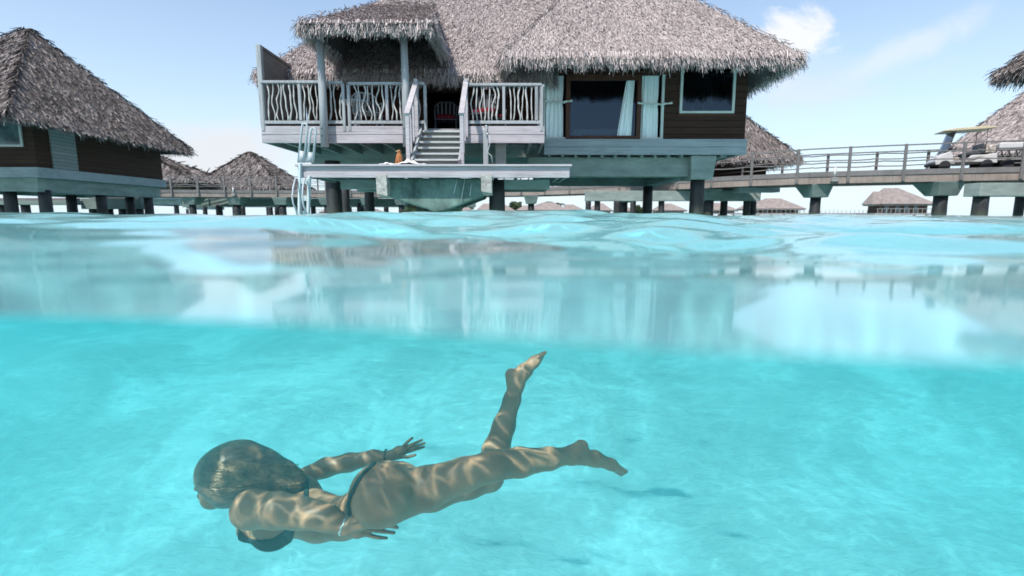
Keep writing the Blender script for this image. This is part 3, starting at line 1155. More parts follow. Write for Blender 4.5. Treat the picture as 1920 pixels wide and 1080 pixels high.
# lower platform
YP = 9.2
pt, pb = Z(308, YP), Z(333, YP)
px0, px1 = X(557, 320, YP), X(1069, 320, YP)
m = MB()
for i in range(15):
    y0 = YP - .02 + i * .14
    m.box(px0 - .03, px1 + .03, y0, y0 + .132, pt - .035, pt + random.uniform(-.002, .002))
m.build('platform_floor', M['deck_wood'], bung, bevel=.004)
mid = (pt - .035 + pb) / 2
m = MB()
m.box(px0, px1, YP + .03, YP + .075, mid + .002, pt - .037)
m.box(px0 + .01, px1 - .01, YP - .005, YP + .07, pb, mid)
m.build('platform_beam', M['deck_wood'], bung, bevel=.005)
m = MB()
m.box(px0 + .005, px0 + .05, YP + .08, 11.2, pb + .03, pt - .04)
m.build('side_beam', M['joist_wood'], bung)
m = MB()
m.box(px1 - .05, px1 - .005, YP + .08, 11.2, pb + .03, pt - .04)
m.build('side_beam', M['joist_wood'], bung)
for i in range(12):
    x = px0 + .25 + i * (px1 - px0 - .4) / 11
    MB().beam((x, YP + .08, pb + .12), (x + (.0), 11.15, pb + .12), .06, .17).build('joist', M['joist_wood'], bung)
m = MB()
m.box(px0 + .5, px1 - .3, 9.95, 10.15, pb - .16, pb + .02)
m.box(px0 + .5, px1 - .3, 11.0, 11.2, pb - .16, pb + .02)
m.build('cross_beam', M['concrete'], bung, bevel=.01)

# concrete footing like a hull under the platform
m = MB()
yf = 9.42
poly = [(728, 334), (905, 334), (905, 368), (838, 394), (815, 399), (800, 392), (760, 380), (728, 369)]
m.prism([(X(u, v, yf), Z(v, yf)) for u, v in poly], yf, 10.9)
m.build('footing', M['stained_concrete'], bung, bevel=.03)
for u0, u1, v1 in ((710, 730, 371), (903, 923, 366)):
    m = MB()
    x0, x1 = X(u0, 350, 9.35), X(u1, 350, 9.35)
    zt_, zb_ = Z(328, 9.25), Z(v1, 9.35)
    m.add([(x0, 9.19, zb_ + .06), (x1, 9.19, zb_ + .02), (x1, 9.6, zb_), (x0, 9.6, zb_), (x0, 9.17, zt_), (x1, 9.17, zt_), (x1, 9.6, zt_), (x0, 9.6, zt_)],
          [(0, 1, 2, 3), (4, 5, 6, 7), (0, 1, 5, 4), (1, 2, 6, 5), (2, 3, 7, 6), (3, 0, 4, 7)])
    m.build('bearing_pad', M['pad_concrete'], bung, bevel=.01)
m = MB()
for (u0, v0), (u1, v1) in (((858, 333), (851, 363)), ((872, 334), (865, 373)), ((884, 345), (881, 367))):
    m.tube([P(u0, v0, 9.38), P(u1, v1, 9.38)], .008, 6)
m.build('drain_pipe', M['white_plastic'], bung, smooth=True)
m = MB()
m.tube([(X(818, 395, 10.2), 10.2, SAND_Z - .1), (X(818, 395, 10.2), 10.2, .2)], [.5, .36], 16)
m.build('footing_pier', M['rock'], bung, smooth=True)

# stairs
ns = 6
ybot, ytop = 9.55, YD + .20
for i in range(ns):
    f_ = (i + 1) / (ns + .6)
    z_ = pt + (FLOOR - pt) * f_
    y_ = ybot + (ytop - ybot) * (i / ns)
    m = MB()
    m.box(xs0 + .045, xs1 - .045, y_, y_ + .21, z_ - .035, z_)
    m.box(xs0 + .045, xs1 - .045, y_ + .165, y_ + .19, z_ - .10, z_ - .037)
    m.build('step', M['step_wood'], bung, bevel=.005)
m = MB()
m.box(xs0, xs1, YD + .21, YD + .26, FLOOR - .2, FLOOR - .06)
m.build('stair_header', M['floor_beam'], bung)
for x in (xs0 + .02, xs1 - .02):
    m = MB()
    m.beam((x, ybot - .05, pt + .02), (x, ytop, FLOOR - .02), .04, .20)
    m.build('stringer', M['post_wood'], bung, bevel=.004)
for x, sgn in ((xs0 - .05, -1), (xs1 + .03, 1)):
    m = MB()
    yb = ybot - .02
    m.box(x - .035, x + .035, yb - .035, yb + .035, pt, Z(217, yb))
    m.box(x - .035, x + .035, YD - .075, YD - .005, zb + .1, zr1 + .02)
    m.beam((x, yb - .05, Z(215, yb)), (x, YD - .0, zr1 - .02), .10, .05)
    for q in (.3, .6):
        yy = yb + (YD - yb) * q
        zz0, zz1 = pt + (FLOOR - pt) * q, Z(215, yb) + (zr1 - .02 - Z(215, yb)) * q
        m.box(x - .02, x + .02, yy - .02, yy + .02, zz0, zz1 - .02)
    m.build('stair_rail', M['deck_wood'], bung, bevel=.005)

# shower post with hose on the platform
m = MB()
sx, sy = X(911, 290, 9.8), 9.8
m.box(sx - .045, sx + .045, sy - .045, sy + .045, pt, Z(245, sy))
sp_ = m.build('shower_post', M['post_wood'], None, bevel=.006)
tag(sp_, 'grey timber shower post standing on the lower platform', 'shower post')
m = MB()
m.tube([(sx + .03, sy - .06, Z(250, sy)), (sx + .05, sy - .10, Z(240, sy)), (sx + .02, sy - .12, Z(237, sy)), (sx - .01, sy - .12, Z(241, sy))], .012, 8)
m.tube([(sx + .0, sy - .08, Z(252, sy)), (sx + .08, sy - .08, Z(252, sy))], .018, 8)
m.build('tap', M['metal'], sp_, smooth=True)
m = MB()
m.tube([P(918, 252, sy - .08), P(919, 268, sy - .1), P(914, 285, sy - .1), P(921, 292, sy - .1), P(924, 306, sy - .1)], .008, 6)
m.build('hose', M['white_plastic'], sp_, smooth=True)

# boarding ladder
lad = empty('swim_ladder', (X(575, 320, YP), YP, pt))
tag(lad, 'white swim ladder with looped hand grips at the left end of the platform', 'ladder')
for (ut, vt, ub, vb) in ((571, 231, 565, 305), (587, 240, 581, 305)):
    m = MB()
    a, b = P(ut, vt, YP + .05), P(ub, vb, YP + .05)
    wdt = .052
    for s_ in (-1, 1):
        o_ = Vector((s_ * wdt, 0, 0))
        m.tube([b + o_, a + o_ * .9 - Vector((0, 0, .06)), a + o_ * .55 - Vector((0, 0, .012)), a], .021, 8)
    q0 = b.lerp(a, .02)
    m.beam(q0 - Vector((0, 0, .01)), b.lerp(a, .30), .10, .035, up=(0, 1, 0))
    m.build('hand_grip', M['white_plastic'], lad, smooth=True)
for (ut, vt, ub, vb) in ((563, 306, 561, 430), (580, 330, 577, 430)):
    m = MB()
    m.beam(P(ut, vt, YP - .02), P(ub, vb, YP - .12), .05, .05)
    m.build('rail', M['grey_plastic'], lad, bevel=.008)
for (ut, ub, vb) in ((553, 548, 382), (571, 567, 385)):
    m = MB()
    m.tube([P(ut + 1, 334, YP - .1), P(ut - 3, 350, YP - .2), P(ub, 370, YP - .25), P(ub + 2, vb, YP - .25), P(ub + 7, vb + 12, YP - .2), P(ub + 10, vb + 22, YP - .15)], .016, 8)
    m.build('hoop', M['white_plastic'], lad, smooth=True)
for v in (340, 372, 400, 428):
    m = MB()
    m.beam(P(561, v, YP - .05), P(579, v, YP - .05), .09, .025, up=(0, 1, 0))
    m.build('rung', M['grey_plastic'], lad, bevel=.004)

# towel and bird on the platform
tv, tf = [], []
nu, nv = 60, 16
tx0, tx1 = X(712, 305, 9.35), X(800, 305, 9.35)
for j in range(nv + 1):
    for i in range(nu + 1):
        g, h = i / nu, j / nv
        x = tx0 + (tx1 - tx0) * g
        y = 9.24 + .32 * h
        hump = .035 * math.exp(-((g - .17) / .10) ** 2) + .085 * math.exp(-((g - .62) / .17) ** 2) + .012 * math.exp(-((g - .95) / .05) ** 2)
        z_ = pt + .006 + hump * math.sin(math.pi * min(1, h * 1.0 + .12)) * (1 + .25 * math.sin(g * 40 + h * 9)) + .006 * abs(math.sin(g * 23 + h * 7))
        tv.append((x, y, max(pt + .004, z_)))
for j in range(nv):
    for i in range(nu):
        a_ = j * (nu + 1) + i
        tf.append((a_, a_ + 1, a_ + nu + 2, a_ + nu + 1))
tw = raw_mesh('towel', np.array(tv), np.array(tf), M['towel'], smooth=True)
sm = tw.modifiers.new('thick', 'SOLIDIFY')
sm.thickness = .01
tag(tw, 'crumpled white towel lying on the edge of the lower platform', 'towel')


# ------------------------------------------------------------------ implicit shapes (swimmer, bird)
def seg(p, a, b, ra, rb):
    a, b = np.array(a, np.float32), np.array(b, np.float32)
    ab_ = b - a
    h = np.clip(((p - a) @ ab_) / max(float(ab_ @ ab_), 1e-9), 0, 1)
    return np.linalg.norm(p - a - h[..., None] * ab_, axis=-1) - (ra + (rb - ra) * h)


def ell(p, c, r, rot=None):
    q = p - np.array(c, np.float32)
    if rot is not None:
        q = q @ np.array(rot, np.float32)
    r = np.array(r, np.float32)
    k0 = np.linalg.norm(q / r, axis=-1)
    k1 = np.linalg.norm(q / (r * r), axis=-1)
    return k0 * (k0 - 1) / np.maximum(k1, 1e-6)


def smin(a, b, k):
    h = np.clip(.5 + .5 * (b - a) / k, 0, 1)
    return b * (1 - h) + a * h - k * h * (1 - h)


def prim_bounds(pr):
    if pr[0] == 's':
        a, b, ra, rb = pr[1:5]
        r = max(ra, rb)
        return np.minimum(a, b) - r, np.maximum(a, b) + r
    c, r = np.array(pr[1]), max(pr[2])
    return c - r, c + r


def prim_eval(pr, p):
    return seg(p, *pr[1:5]) if pr[0] == 's' else ell(p, pr[1], pr[2], pr[3])


def field(prims, p):
    d = None
    for pr in prims:
        e = prim_eval(pr, p)
        d = e if d is None else smin(e, d, pr[-1])
    return d


def surface_nets(Fv, org, h):
    nx, ny, nz = Fv.shape
    s = Fv < 0
    cnt = np.zeros((nx - 1, ny - 1, nz - 1), np.int8)
    for i in (0, 1):
        for j in (0, 1):
            for k_ in (0, 1):
                cnt += s[i:nx - 1 + i, j:ny - 1 + j, k_:nz - 1 + k_]
    act = (cnt > 0) & (cnt < 8)
    ids = np.full(act.shape, -1, np.int64)
    c = np.argwhere(act)
    ids[act] = np.arange(len(c))
    acc = np.zeros((len(c), 3))
    num = np.zeros(len(c))
    corners = [(i, j, k_) for i in (0, 1) for j in (0, 1) for k_ in (0, 1)]
    for a in corners:
        for ax in range(3):
            if a[ax] == 1:
                continue
            b = list(a)
            b[ax] = 1
            fa = Fv[c[:, 0] + a[0], c[:, 1] + a[1], c[:, 2] + a[2]]
            fb = Fv[c[:, 0] + b[0], c[:, 1] + b[1], c[:, 2] + b[2]]
            cr = (fa < 0) != (fb < 0)
            tt_ = np.where(cr, fa / np.where(cr, fa - fb, 1), 0)
            pt_ = np.tile(np.array(a, float), (len(c), 1))
            pt_[:, ax] += tt_
            acc[cr] += pt_[cr]
            num[cr] += 1
    v = (c + acc / num[:, None]) * h + org
    faces = []
    for ax in range(3):
        o1, o2 = [(1, 2), (2, 0), (0, 1)][ax]
        sl0 = [slice(1, -1)] * 3
        sl0[ax] = slice(0, -1)
        sl1 = list(sl0)
        sl1[ax] = slice(1, None)
        e0, e1 = s[tuple(sl0)], s[tuple(sl1)]
        idx = np.argwhere(e0 != e1)
        inside = e0[tuple(idx.T)]
        g = idx.copy()
        g[:, o1] += 1
        g[:, o2] += 1
        def cell(d1, d2):
            q = g.copy()
            q[:, o1] -= d1
            q[:, o2] -= d2
            return ids[q[:, 0], q[:, 1], q[:, 2]]
        quad = np.stack([cell(1, 1), cell(0, 1), cell(0, 0), cell(1, 0)], 1)
        quad[~inside] = quad[~inside][:, ::-1]
        faces.append(quad)
    f = np.concatenate(faces)
    return v, f[(f >= 0).all(1)]


def sdf_mesh(name, prims, h, mt, parent=None, extra=None, pad=.03, offset=0.0, bounds=None):
    lo = np.min([prim_bounds(p)[0] for p in prims], 0) - pad
    hi = np.max([prim_bounds(p)[1] for p in prims], 0) + pad
    if bounds is not None:
        lo, hi = np.maximum(lo, bounds[0]), np.minimum(hi, bounds[1])
    n_ = np.ceil((hi - lo) / h).astype(int) + 1
    Fv = np.full(n_, 1.0, np.float32)
    for pr in prims:
        k_ = pr[-1]
        bl, bh = prim_bounds(pr)
        m_ = k_ + offset + 3 * h
        i0 = np.clip(np.floor((bl - m_ - lo) / h).astype(int), 0, n_)
        i1 = np.clip(np.ceil((bh + m_ - lo) / h).astype(int) + 1, 0, n_)
        if (i1 <= i0).any():
            continue
        g = np.stack(np.meshgrid(*[lo[a] + h * np.arange(i0[a], i1[a]) for a in range(3)], indexing='ij'), -1).astype(np.float32)
        e = prim_eval(pr, g)
        sl_ = tuple(slice(i0[a], i1[a]) for a in range(3))
        Fv[sl_] = smin(e, Fv[sl_], k_)
    Fv -= offset
    if extra is not None:
        g = np.stack(np.meshgrid(*[lo[a] + h * np.arange(n_[a]) for a in range(3)], indexing='ij'), -1).astype(np.float32)
        Fv = np.maximum(Fv, extra(g))
    v, f = surface_nets(Fv, lo, h)
    return raw_mesh(name, v, f, mt, parent, smooth=True)


def pa(u, v, Y):
    return np.array(P(u, v, Y))


def px_r(r, Y):
    return r * Y * 1.055 / F


def chain(js, k_=.02):
    out = []
    for a, b in zip(js[:-1], js[1:]):
        out.append(('s', pa(*a[:3]), pa(*b[:3]), px_r(a[3], a[2]), px_r(b[3], b[2]), k_))
    return out


def skin_mat():
    m = bpy.data.materials.new('skin')
    m.use_nodes = True
    k = N(m.node_tree)
    b = m.node_tree.nodes['Principled BSDF']
    b.inputs['Roughness'].default_value = 0.5
    b.inputs['Specular IOR Level'].default_value = 0.3
    pos = k.new('ShaderNodeTexCoord').outputs['Object']
    f = k.noise(pos, 9, 4, .6)
    k.link(k.ramp(f, [(.35, (0.195, 0.098, 0.052)), (.65, (0.27, 0.142, 0.078))]), b.inputs['Base Color'])
    return m


M['skin'] = skin_mat()
M['hair'] = mat('hair', (0.06, 0.035, 0.02), 0.42, 0.5, None, ((26, 26, 90), 0.35, 2.6, 3))
M['bikini'] = mat('bikini', (0.008, 0.013, 0.012), 0.7, 0.2, None, ((140, 140, 140), 0.5, 2.6, 2))
M['bracelet'] = mat('bracelet', (0.6, 0.62, 0.6), 0.3, 0.5, None, ((200, 200, 200), 0.5, 1.4), 0.5)

torso = chain([(545, 950, 1.80, 52), (600, 970, 1.74, 43), (645, 972, 1.70, 37), (700, 947, 1.66, 48)], .022)
torso += chain([(520, 935, 1.88, 45), (560, 935, 1.86, 42)], .05)
torso += chain([(478, 948, 1.74, 36), (540, 915, 1.98, 30)], .05)       # shoulder line
torso += [('e', pa(512, 992, 1.76), (px_r(40, 1.76), .075, px_r(36, 1.76)), None, .035)]
torso += [('e', pa(475, 985, 1.80), (px_r(28, 1.76), .07, px_r(24, 1.76)), None, .035)]
torso += [('e', pa(718, 926, 1.61), (px_r(63, 1.63), .118, px_r(58, 1.63)), None, .022),
          ('e', pa(742, 913, 1.80), (px_r(52, 1.8), .10, px_r(46, 1.8)), None, .012)]
legs = chain([(725, 934, 1.64, 49), (800, 915, 1.66, 39.5), (870, 890, 1.69, 31), (925, 873, 1.73, 27)], .016)
legs += chain([(925, 873, 1.73, 28), (975, 867, 1.80, 26.5), (1030, 860, 1.88, 20), (1068, 854, 1.94, 15)], .02)
legs += chain([(1068, 854, 1.94, 15), (1090, 838, 1.98, 13.5)], .02)
legs += chain([(1075, 855, 1.95, 16), (1115, 860, 1.99, 14), (1146, 871, 2.01, 10), (1162, 879, 2.02, 6)], .02)
legs += chain([(735, 924, 1.82, 44), (810, 919, 1.86, 36), (880, 904, 1.92, 28), (918, 895, 1.96, 26)], .03)
legs += chain([(918, 893, 1.96, 26), (930, 845, 1.98, 25), (945, 798, 2.00, 20), (960, 750, 2.02, 15), (968, 722, 2.03, 13.5)], .02)
legs += chain([(968, 722, 2.03, 14), (959, 703, 2.03, 12)], .018)
legs += chain([(966, 716, 2.03, 15), (982, 697, 2.06, 13.5), (1002, 678, 2.09, 9.5), (1014, 668, 2.10, 6)], .018)
for i, (du, dv) in enumerate(((0, 0), (-2, 2.2), (-4.5, 4), (-7, 5.6), (-9, 7.5))):       # toes, near foot
    legs += chain([(1157 + du * .7, 874 + dv, 2.0 + .012 * i, 4.6 - .3 * i), (1174 + du, 884 + dv * .9, 2.02 + .012 * i, 3.6 - .25 * i)], .004)
for i in range(5):
    legs += chain([(1008 - i * 1.0, 669 + i * 2.0, 2.08 + .011 * i, 4.4 - .3 * i), (1022 - i * 2.2, 661 + i * 2.6, 2.10 + .011 * i, 3.2 - .2 * i)], .004)
arms = chain([(470, 955, 1.66, 37), (520, 957, 1.62, 31), (560, 962, 1.60, 27), (588, 965, 1.58, 25.5)], .03)
arms += chain([(588, 965, 1.58, 25.5), (615, 972, 1.57, 23), (647, 988, 1.56, 15.5)], .02)
arms += chain([(570, 893, 1.98, 16), (610, 877, 1.98, 17), (655, 867, 1.98, 16), (700, 858, 1.98, 13), (727, 856, 1.98, 9.5)], .02)
# palms
arms += chain([(650, 987, 1.56, 14), (668, 982, 1.56, 14), (688, 981, 1.55, 10)], .012)
arms += chain([(650, 990, 1.56, 14), (670, 996, 1.57, 12), (688, 998, 1.57, 8)], .012)
arms += chain([(729, 855, 1.98, 9), (748, 847, 1.98, 10), (760, 842, 1.98, 6.5)], .010)
arms += chain([(733, 857, 1.98, 8), (752, 853, 1.98, 7)], .010)
# fingers: near hand
FN = [[(662, 976, 1.54, 7), (690, 968, 1.525, 5.4), (708, 964, 1.52, 5.0), (726, 963, 1.52, 4.2)],
      [(686, 976, 1.545, 6), (708, 974, 1.535, 5.2), (728, 974, 1.535, 4.9), (748, 977, 1.54, 4.0)],
      [(687, 984, 1.555, 6), (708, 984, 1.55, 5.2), (726, 986, 1.555, 4.9), (745, 989, 1.56, 4.0)],
      [(686, 992, 1.565, 6), (706, 995, 1.56, 5.2), (722, 997, 1.56, 4.8), (739, 999, 1.565, 3.9)],
      [(684, 1001, 1.57, 5.5), (700, 1006, 1.57, 4.9), (712, 1008, 1.57, 4.4), (725, 1009, 1.575, 3.7)]]
FF = [[(756, 838, 1.98, 4.6), (764, 829, 1.97, 3.9), (773, 821, 1.965, 3.0)],
      [(759, 841, 1.98, 4.6), (774, 833, 1.975, 3.9), (791, 825, 1.97, 3.0)],
      [(760, 845, 1.985, 4.6), (777, 838, 1.98, 3.9), (796, 831, 1.975, 3.0)],
      [(758, 849, 1.99, 4.4), (775, 844, 1.985, 3.8), (795, 838, 1.985, 2.9)],
      [(748, 856, 1.975, 4.8), (764, 857, 1.965, 4.0), (779, 853, 1.96, 3.1)]]
for fg in FN + FF:
    arms += chain([(a, b, c, d * .80) for a, b, c, d in fg], .0015)
neck = chain([(448, 918, 1.80, 30), (500, 930, 1.84, 32)], .04)
HY = 1.80
head = [('e', pa(442, 893, HY), (px_r(56, HY), .085, px_r(50, HY)), None, .02),
        ('e', pa(408, 908, HY), (px_r(34, HY), .062, px_r(38, HY)), None, .03),
        ('e', pa(400, 935, HY), (px_r(20, HY), .045, px_r(17, HY)), None, .03)]
head += chain([(378, 905, HY, 9), (369, 916, HY, 5)], .012)                     # nose
head += chain([(377, 929, HY, 7), (381, 931, HY, 7)], .008)                     # lips
head += [('e', pa(440, 912, HY - .09), (.017, .008, .03), None, .006)]           # ear
head += [('e', pa(378, 896, HY - .03), (.012, .014, .008), None, .006)]          # brow
body_prims = torso + neck + legs + arms + head
person = sdf_mesh('person', body_prims, .0030, M['skin'])
tag(person, 'woman in a dark bikini swimming under water, arms trailing and one foot raised', 'person')

# hair, loose and drifting back
hairp = [('e', pa(438, 884, HY), (px_r(68, HY), .112, px_r(53, HY)), None, .03)]
hairp += chain([(452, 882, HY, 52), (492, 888, HY, 40), (532, 893, HY - .01, 24), (556, 902, HY - .03, 12)], .04)
hairp += chain([(430, 905, HY - .03, 44), (470, 910, HY - .03, 34)], .04)


def not_face(g):
    u_, v_ = UV(g)
    # keep the hair off the face: everything left-below of the hairline
    return ((-(u_ - 364)) * .55 + (v_ - 908) * .62 - 6 - np.maximum(0, u_ - 402) * 0.35) * .0016


hair = sdf_mesh('hair', hairp, .0050, M['hair'], person, extra=not_face)
hg = np.random.default_rng(21)
allp, allf, base_i = [], [], 0
ns_ = 1500
st = np.stack([hg.uniform(350, 525, ns_), hg.uniform(826, 940, ns_)], 1)
pp = np.array([pa(a, b, 1.60) for a, b in st])
eye = np.array([0, 0, EYE])


def grad(prims, p, e=.002):
    g = np.zeros_like(p)
    for a in range(3):
        d_ = np.zeros(3)
        d_[a] = e
        g[:, a] = field(prims, p + d_) - field(prims, p - d_)
    return g / np.maximum(np.linalg.norm(g, axis=1)[:, None], 1e-9)


for _ in range(10):       # drop the starts onto the hair surface
    pp = pp - grad(hairp, pp) * field(hairp, pp)[:, None]
tail = pa(566, 906, HY - .03)
uu_, vv_ = UV(pp)
ok = (not_face(pp) < -.002)
pp = pp[ok]
tails = tail[None] + hg.normal(0, .022, (len(pp), 3))
track = [pp]
side0 = hg.normal(0, 1, (len(pp), 3)) * .09
fly = np.where(hg.random(len(pp)) < .16, hg.uniform(.004, .024, len(pp)), hg.uniform(0, .003, len(pp)))
for stp in range(16):
    n_ = grad(hairp, pp)
    u_, v_ = UV(pp)
    d_ = tails - pp
    d_ /= np.linalg.norm(d_, axis=1)[:, None]
    # near the face the strands first fall down the side, then sweep back
    fall = np.clip((470 - u_) / 110, 0, 1)[:, None] * np.array([.25, 0, -1.0]) * np.clip((905 - v_) / 50, 0, 1)[:, None]
    d_ = d_ + fall * .75 + side0
    d_ = d_ - n_ * (d_ * n_).sum(1)[:, None]
    d_ /= np.maximum(np.linalg.norm(d_, axis=1)[:, None], 1e-9)
    pp = pp + d_ * .0125
    n2 = grad(hairp, pp)
    pp = pp - n2 * (field(hairp, pp) - .0035 - .004 * np.abs(side0[:, :1]).ravel() * 10)[:, None]
    track.append(pp)
track = np.stack(track, 1)
NT = track.shape[1]
wds = np.linspace(1, .3, NT) * .0016
vv, ff, off = [], [], 0
for s_i in range(len(track)):
    tr_ = track[s_i][:hg.integers(8, NT + 1)]
    n_ = len(tr_)
    d_ = np.gradient(tr_, axis=0)
    up_ = np.cross(d_, tr_ - eye)
    up_ /= np.maximum(np.linalg.norm(up_, axis=1)[:, None], 1e-9)
    wdd = wds[:n_, None] * hg.uniform(.6, 1.4)
    nn = np.cross(up_, d_)
    nn /= np.maximum(np.linalg.norm(nn, axis=1)[:, None], 1e-9)
    ring = np.stack([tr_ - up_ * wdd, tr_ + nn * wdd * .8, tr_ + up_ * wdd, tr_ - nn * wdd * .8], 1)
    vv.append(ring.reshape(-1, 3))
    for q in range(n_ - 1):
        for r_ in range(4):
            r2 = (r_ + 1) % 4
            ff.append((off + q * 4 + r_, off + q * 4 + r2, off + (q + 1) * 4 + r2, off + (q + 1) * 4 + r_))
    off += n_ * 4
M['strand'] = mat('strand', (0.20, 0.12, 0.065), 0.45, 0.4, None, ((24, 24, 24), 0.25, 1.7, 3))
raw_mesh('hair_strands', np.concatenate(vv), np.array(ff), M['strand'], hair, smooth=True)


def interp(u_, pts):
    return np.interp(u_, [p[0] for p in pts], [p[1] for p in pts])


def cup(g):
    u_, v_ = UV(g)
    top_ = interp(u_, [(440, 985), (449, 992), (462, 1008), (487, 1013), (512, 1010), (531, 997), (556, 981)])
    right = 556 - (v_ - 981) * 14 / 53
    return np.maximum.reduce([top_ - v_, u_ - right, 446 - u_]) * .0018


def line_band(pts, wpx):
    pts = np.array(pts, float)

    def fn(g):
        u_, v_ = UV(g)
        best = np.full(u_.shape, 1e3, np.float32)
        for a, b in zip(pts[:-1], pts[1:]):
            d_ = b - a
            h = np.clip(((u_ - a[0]) * d_[0] + (v_ - a[1]) * d_[1]) / (d_ @ d_), 0, 1)
            best = np.minimum(best, np.hypot(u_ - a[0] - h * d_[0], v_ - a[1] - h * d_[1]))
        return (best - wpx) * .0018
    return fn


top_ = sdf_mesh('bikini_top', torso, .0035, M['bikini'], person, extra=cup, offset=.0045)
sdf_mesh('strap', torso, .0035, M['bikini'], top_, extra=line_band([(574, 900), (574, 935), (566, 985)], 5), offset=.0045)
sdf_mesh('bikini_bottom', torso + legs[:1], .0030, M['bikini'], person,
         extra=line_band([(702, 868), (682, 886), (668, 906), (657, 930), (652, 948), (656, 972)], 3.4), offset=.0045)
m = MB()
kn = P(574, 915, 1.70)
kn = Vector(np.array([X(576, 916, 1.80), 1.80, Z(916, 1.80)]))
rk = random.Random(4)
kp = np.array([[kn.x, kn.y - .1, kn.z]])
for _ in range(12):
    kp = kp - grad(torso, kp) * field(torso, kp)[:, None]
kn = Vector(kp[0])
for i in range(16):
    a_ = rk.uniform(0, 6.28)
    d_ = Vector((math.cos(a_) * .028, rk.uniform(-.02, .0), math.sin(a_) * .03))
    m.tube([kn, kn + d_ * .55 + Vector((0, -.012, 0)), kn + d_ + Vector((0, -.004, 0))], [.004, .007, .003], 6)
m.build('bow', M['bikini'], top_, smooth=True)


def bangle(c, axis, r, name, mt, tr=.0028):
    axis = axis.normalized()
    s_ = axis.orthogonal().normalized()
    b_ = axis.cross(s_)
    pts = [c + (s_ * math.cos(a) + b_ * math.sin(a)) * r + axis * .002 * math.sin(a * 9) for a in np.linspace(0, 2 * math.pi, 40)]
    m_ = MB()
    m_.tube(pts, [tr * (1 + .35 * math.sin(i * 2.1)) for i in range(40)], 6)
    return m_.build(name, mt, person, smooth=True)


wa_, wb_ = Vector(pa(628, 979, 1.565)), Vector(pa(655, 990, 1.56))
bangle(wa_.lerp(wb_, .62), wb_ - wa_, px_r(17.5, 1.56), 'bracelet', M['bracelet'])
wa_, wb_ = Vector(pa(700, 858, 1.98)), Vector(pa(728, 855, 1.98))
bangle(wa_.lerp(wb_, .85), wb_ - wa_, px_r(12.5, 1.98), 'bracelet', M['bikini'], .002)

# bird on the towel
bc = P(748, 297, 9.36)
bb = (bc.x, 9.36, pt + .10)
bird_p = [('e', np.array([bb[0] + .005, bb[1], bb[2] + .02]), (.058, .055, .085), None, .02),
          ('s', np.array([bb[0], bb[1], bb[2] + .07]), np.array([bb[0] + .008, bb[1], bb[2] + .125]), .038, .030, .02),
          ('e', np.array([bb[0] + .008, bb[1] - .005, bb[2] + .14]), (.032, .034, .028), None, .01),
          ('s', np.array([bb[0] - .03, bb[1], bb[2] - .02]), np.array([bb[0] - .065, bb[1] + .01, bb[2] - .085]), .03, .014, .02)]
bird = sdf_mesh('bird', bird_p, .005, M['feather'])
tag(bird, 'small orange brown bird standing upright on the white towel', 'bird')
m = MB()
m.tube([(bb[0] - .015, bb[1] - .03, bb[2] + .14), (bb[0] - .05, bb[1] - .045, bb[2] + .13)], [.010, .002], 6)
m.tube([(bb[0] + .01, bb[1] - .035, bb[2] + .15), (bb[0] + .014, bb[1] - .04, bb[2] + .150)], [.010, .007], 8)
m.build('beak', M['beak'], bird, smooth=True)
m = MB()
for s_ in (-.02, .025):
    m.tube([(bb[0] + s_, bb[1], bb[2] - .05), (bb[0] + s_, bb[1] - .01, pt + .03)], .006, 6)
m.build('leg', M['beak'], bird)


# ------------------------------------------------------------------ furniture on the deck
def chair(name, loc, rz, label, fm, cm, cat='chair'):
    r = empty(name, loc, None, rz)
    tag(r, label, cat)
    m = MB()
    for k_ in range(7):
        m.box(-.25 + k_ * .072, -.25 + k_ * .072 + .055, -.24, .24, .40, .425)
    m.build('seat', fm, r, bevel=.006, local=True)
    m = MB()
    m.tube([(-.25, .24, .42), (-.26, .30, .80), (-.15, .32, .90), (.15, .32, .90), (.26, .30, .80), (.25, .24, .42)], .018, 8)
    for k_ in range(5):
        x = -.18 + k_ * .09
        m.beam((x, .25, .43), (x * 1.05, .315, .88), .045, .014, up=(0, 1, 0))
    m.build('backrest', fm, r, local=True)
    for sx_ in (-1, 1):
        for sy_ in (-1, 1):
            mm = MB()
            mm.tube([(sx_ * .25, sy_ * .24, 0), (sx_ * .23, sy_ * .22, .42)], .017, 8)
            mm.build('leg', fm, r, smooth=True, local=True)
        mm = MB()
        mm.tube([(sx_ * .25, .27, .62), (sx_ * .27, -.05, .64), (sx_ * .25, -.22, .60), (sx_ * .24, -.22, .42)], .016, 8)
        mm.build('armrest', fm, r, smooth=True, local=True)
    if cm:
        mm = MB()
        mm.box(-.22, .22, -.22, .22, .426, .50)
        mm.build('cushion', cm, r, bevel=.03, local=True)
        mm = MB()
        mm.box(-.20, .20, .20, .27, .50, .62)
        mm.build('back_cushion', cm, r, bevel=.03, local=True)
    return r


c0 = chair('garden_chair', (X(690, 210, 11.4), 11.4, FLOOR + .001), .5, 'white slatted chair behind the left deck railing', M['white_plastic'], None)
chair('garden_chair', (X(838, 220, 12.5), 12.3, FLOOR + .001), .1, 'dark red cushioned chair in the shade at the top of the stairs', M['dark_metal'], M['dark_red'])
chair('garden_chair', (X(905, 220, 11.6), 11.6, FLOOR + .001), -.3, 'red cushioned chair behind the left half of the right railing', M['dark_metal'], M['red_cloth'])
chair('garden_chair', (X(924, 220, 12.1), 12.1, FLOOR + .001), .3, 'red cushioned chair against the wall behind the right railing', M['dark_metal'], M['red_cloth'])
tb = empty('round_table', (X(668, 215, 11.6), 11.6, FLOOR + .001))
tag(tb, 'small grey round table behind the left deck railing', 'table')
m = MB()
m.tube([(0, 0, .66), (0, 0, .69)], .32, 24)
m.build('tabletop', M['grey_plastic'], tb, local=True)
m = MB()
m.tube([(0, 0, .02), (0, 0, .66)], .03, 10)
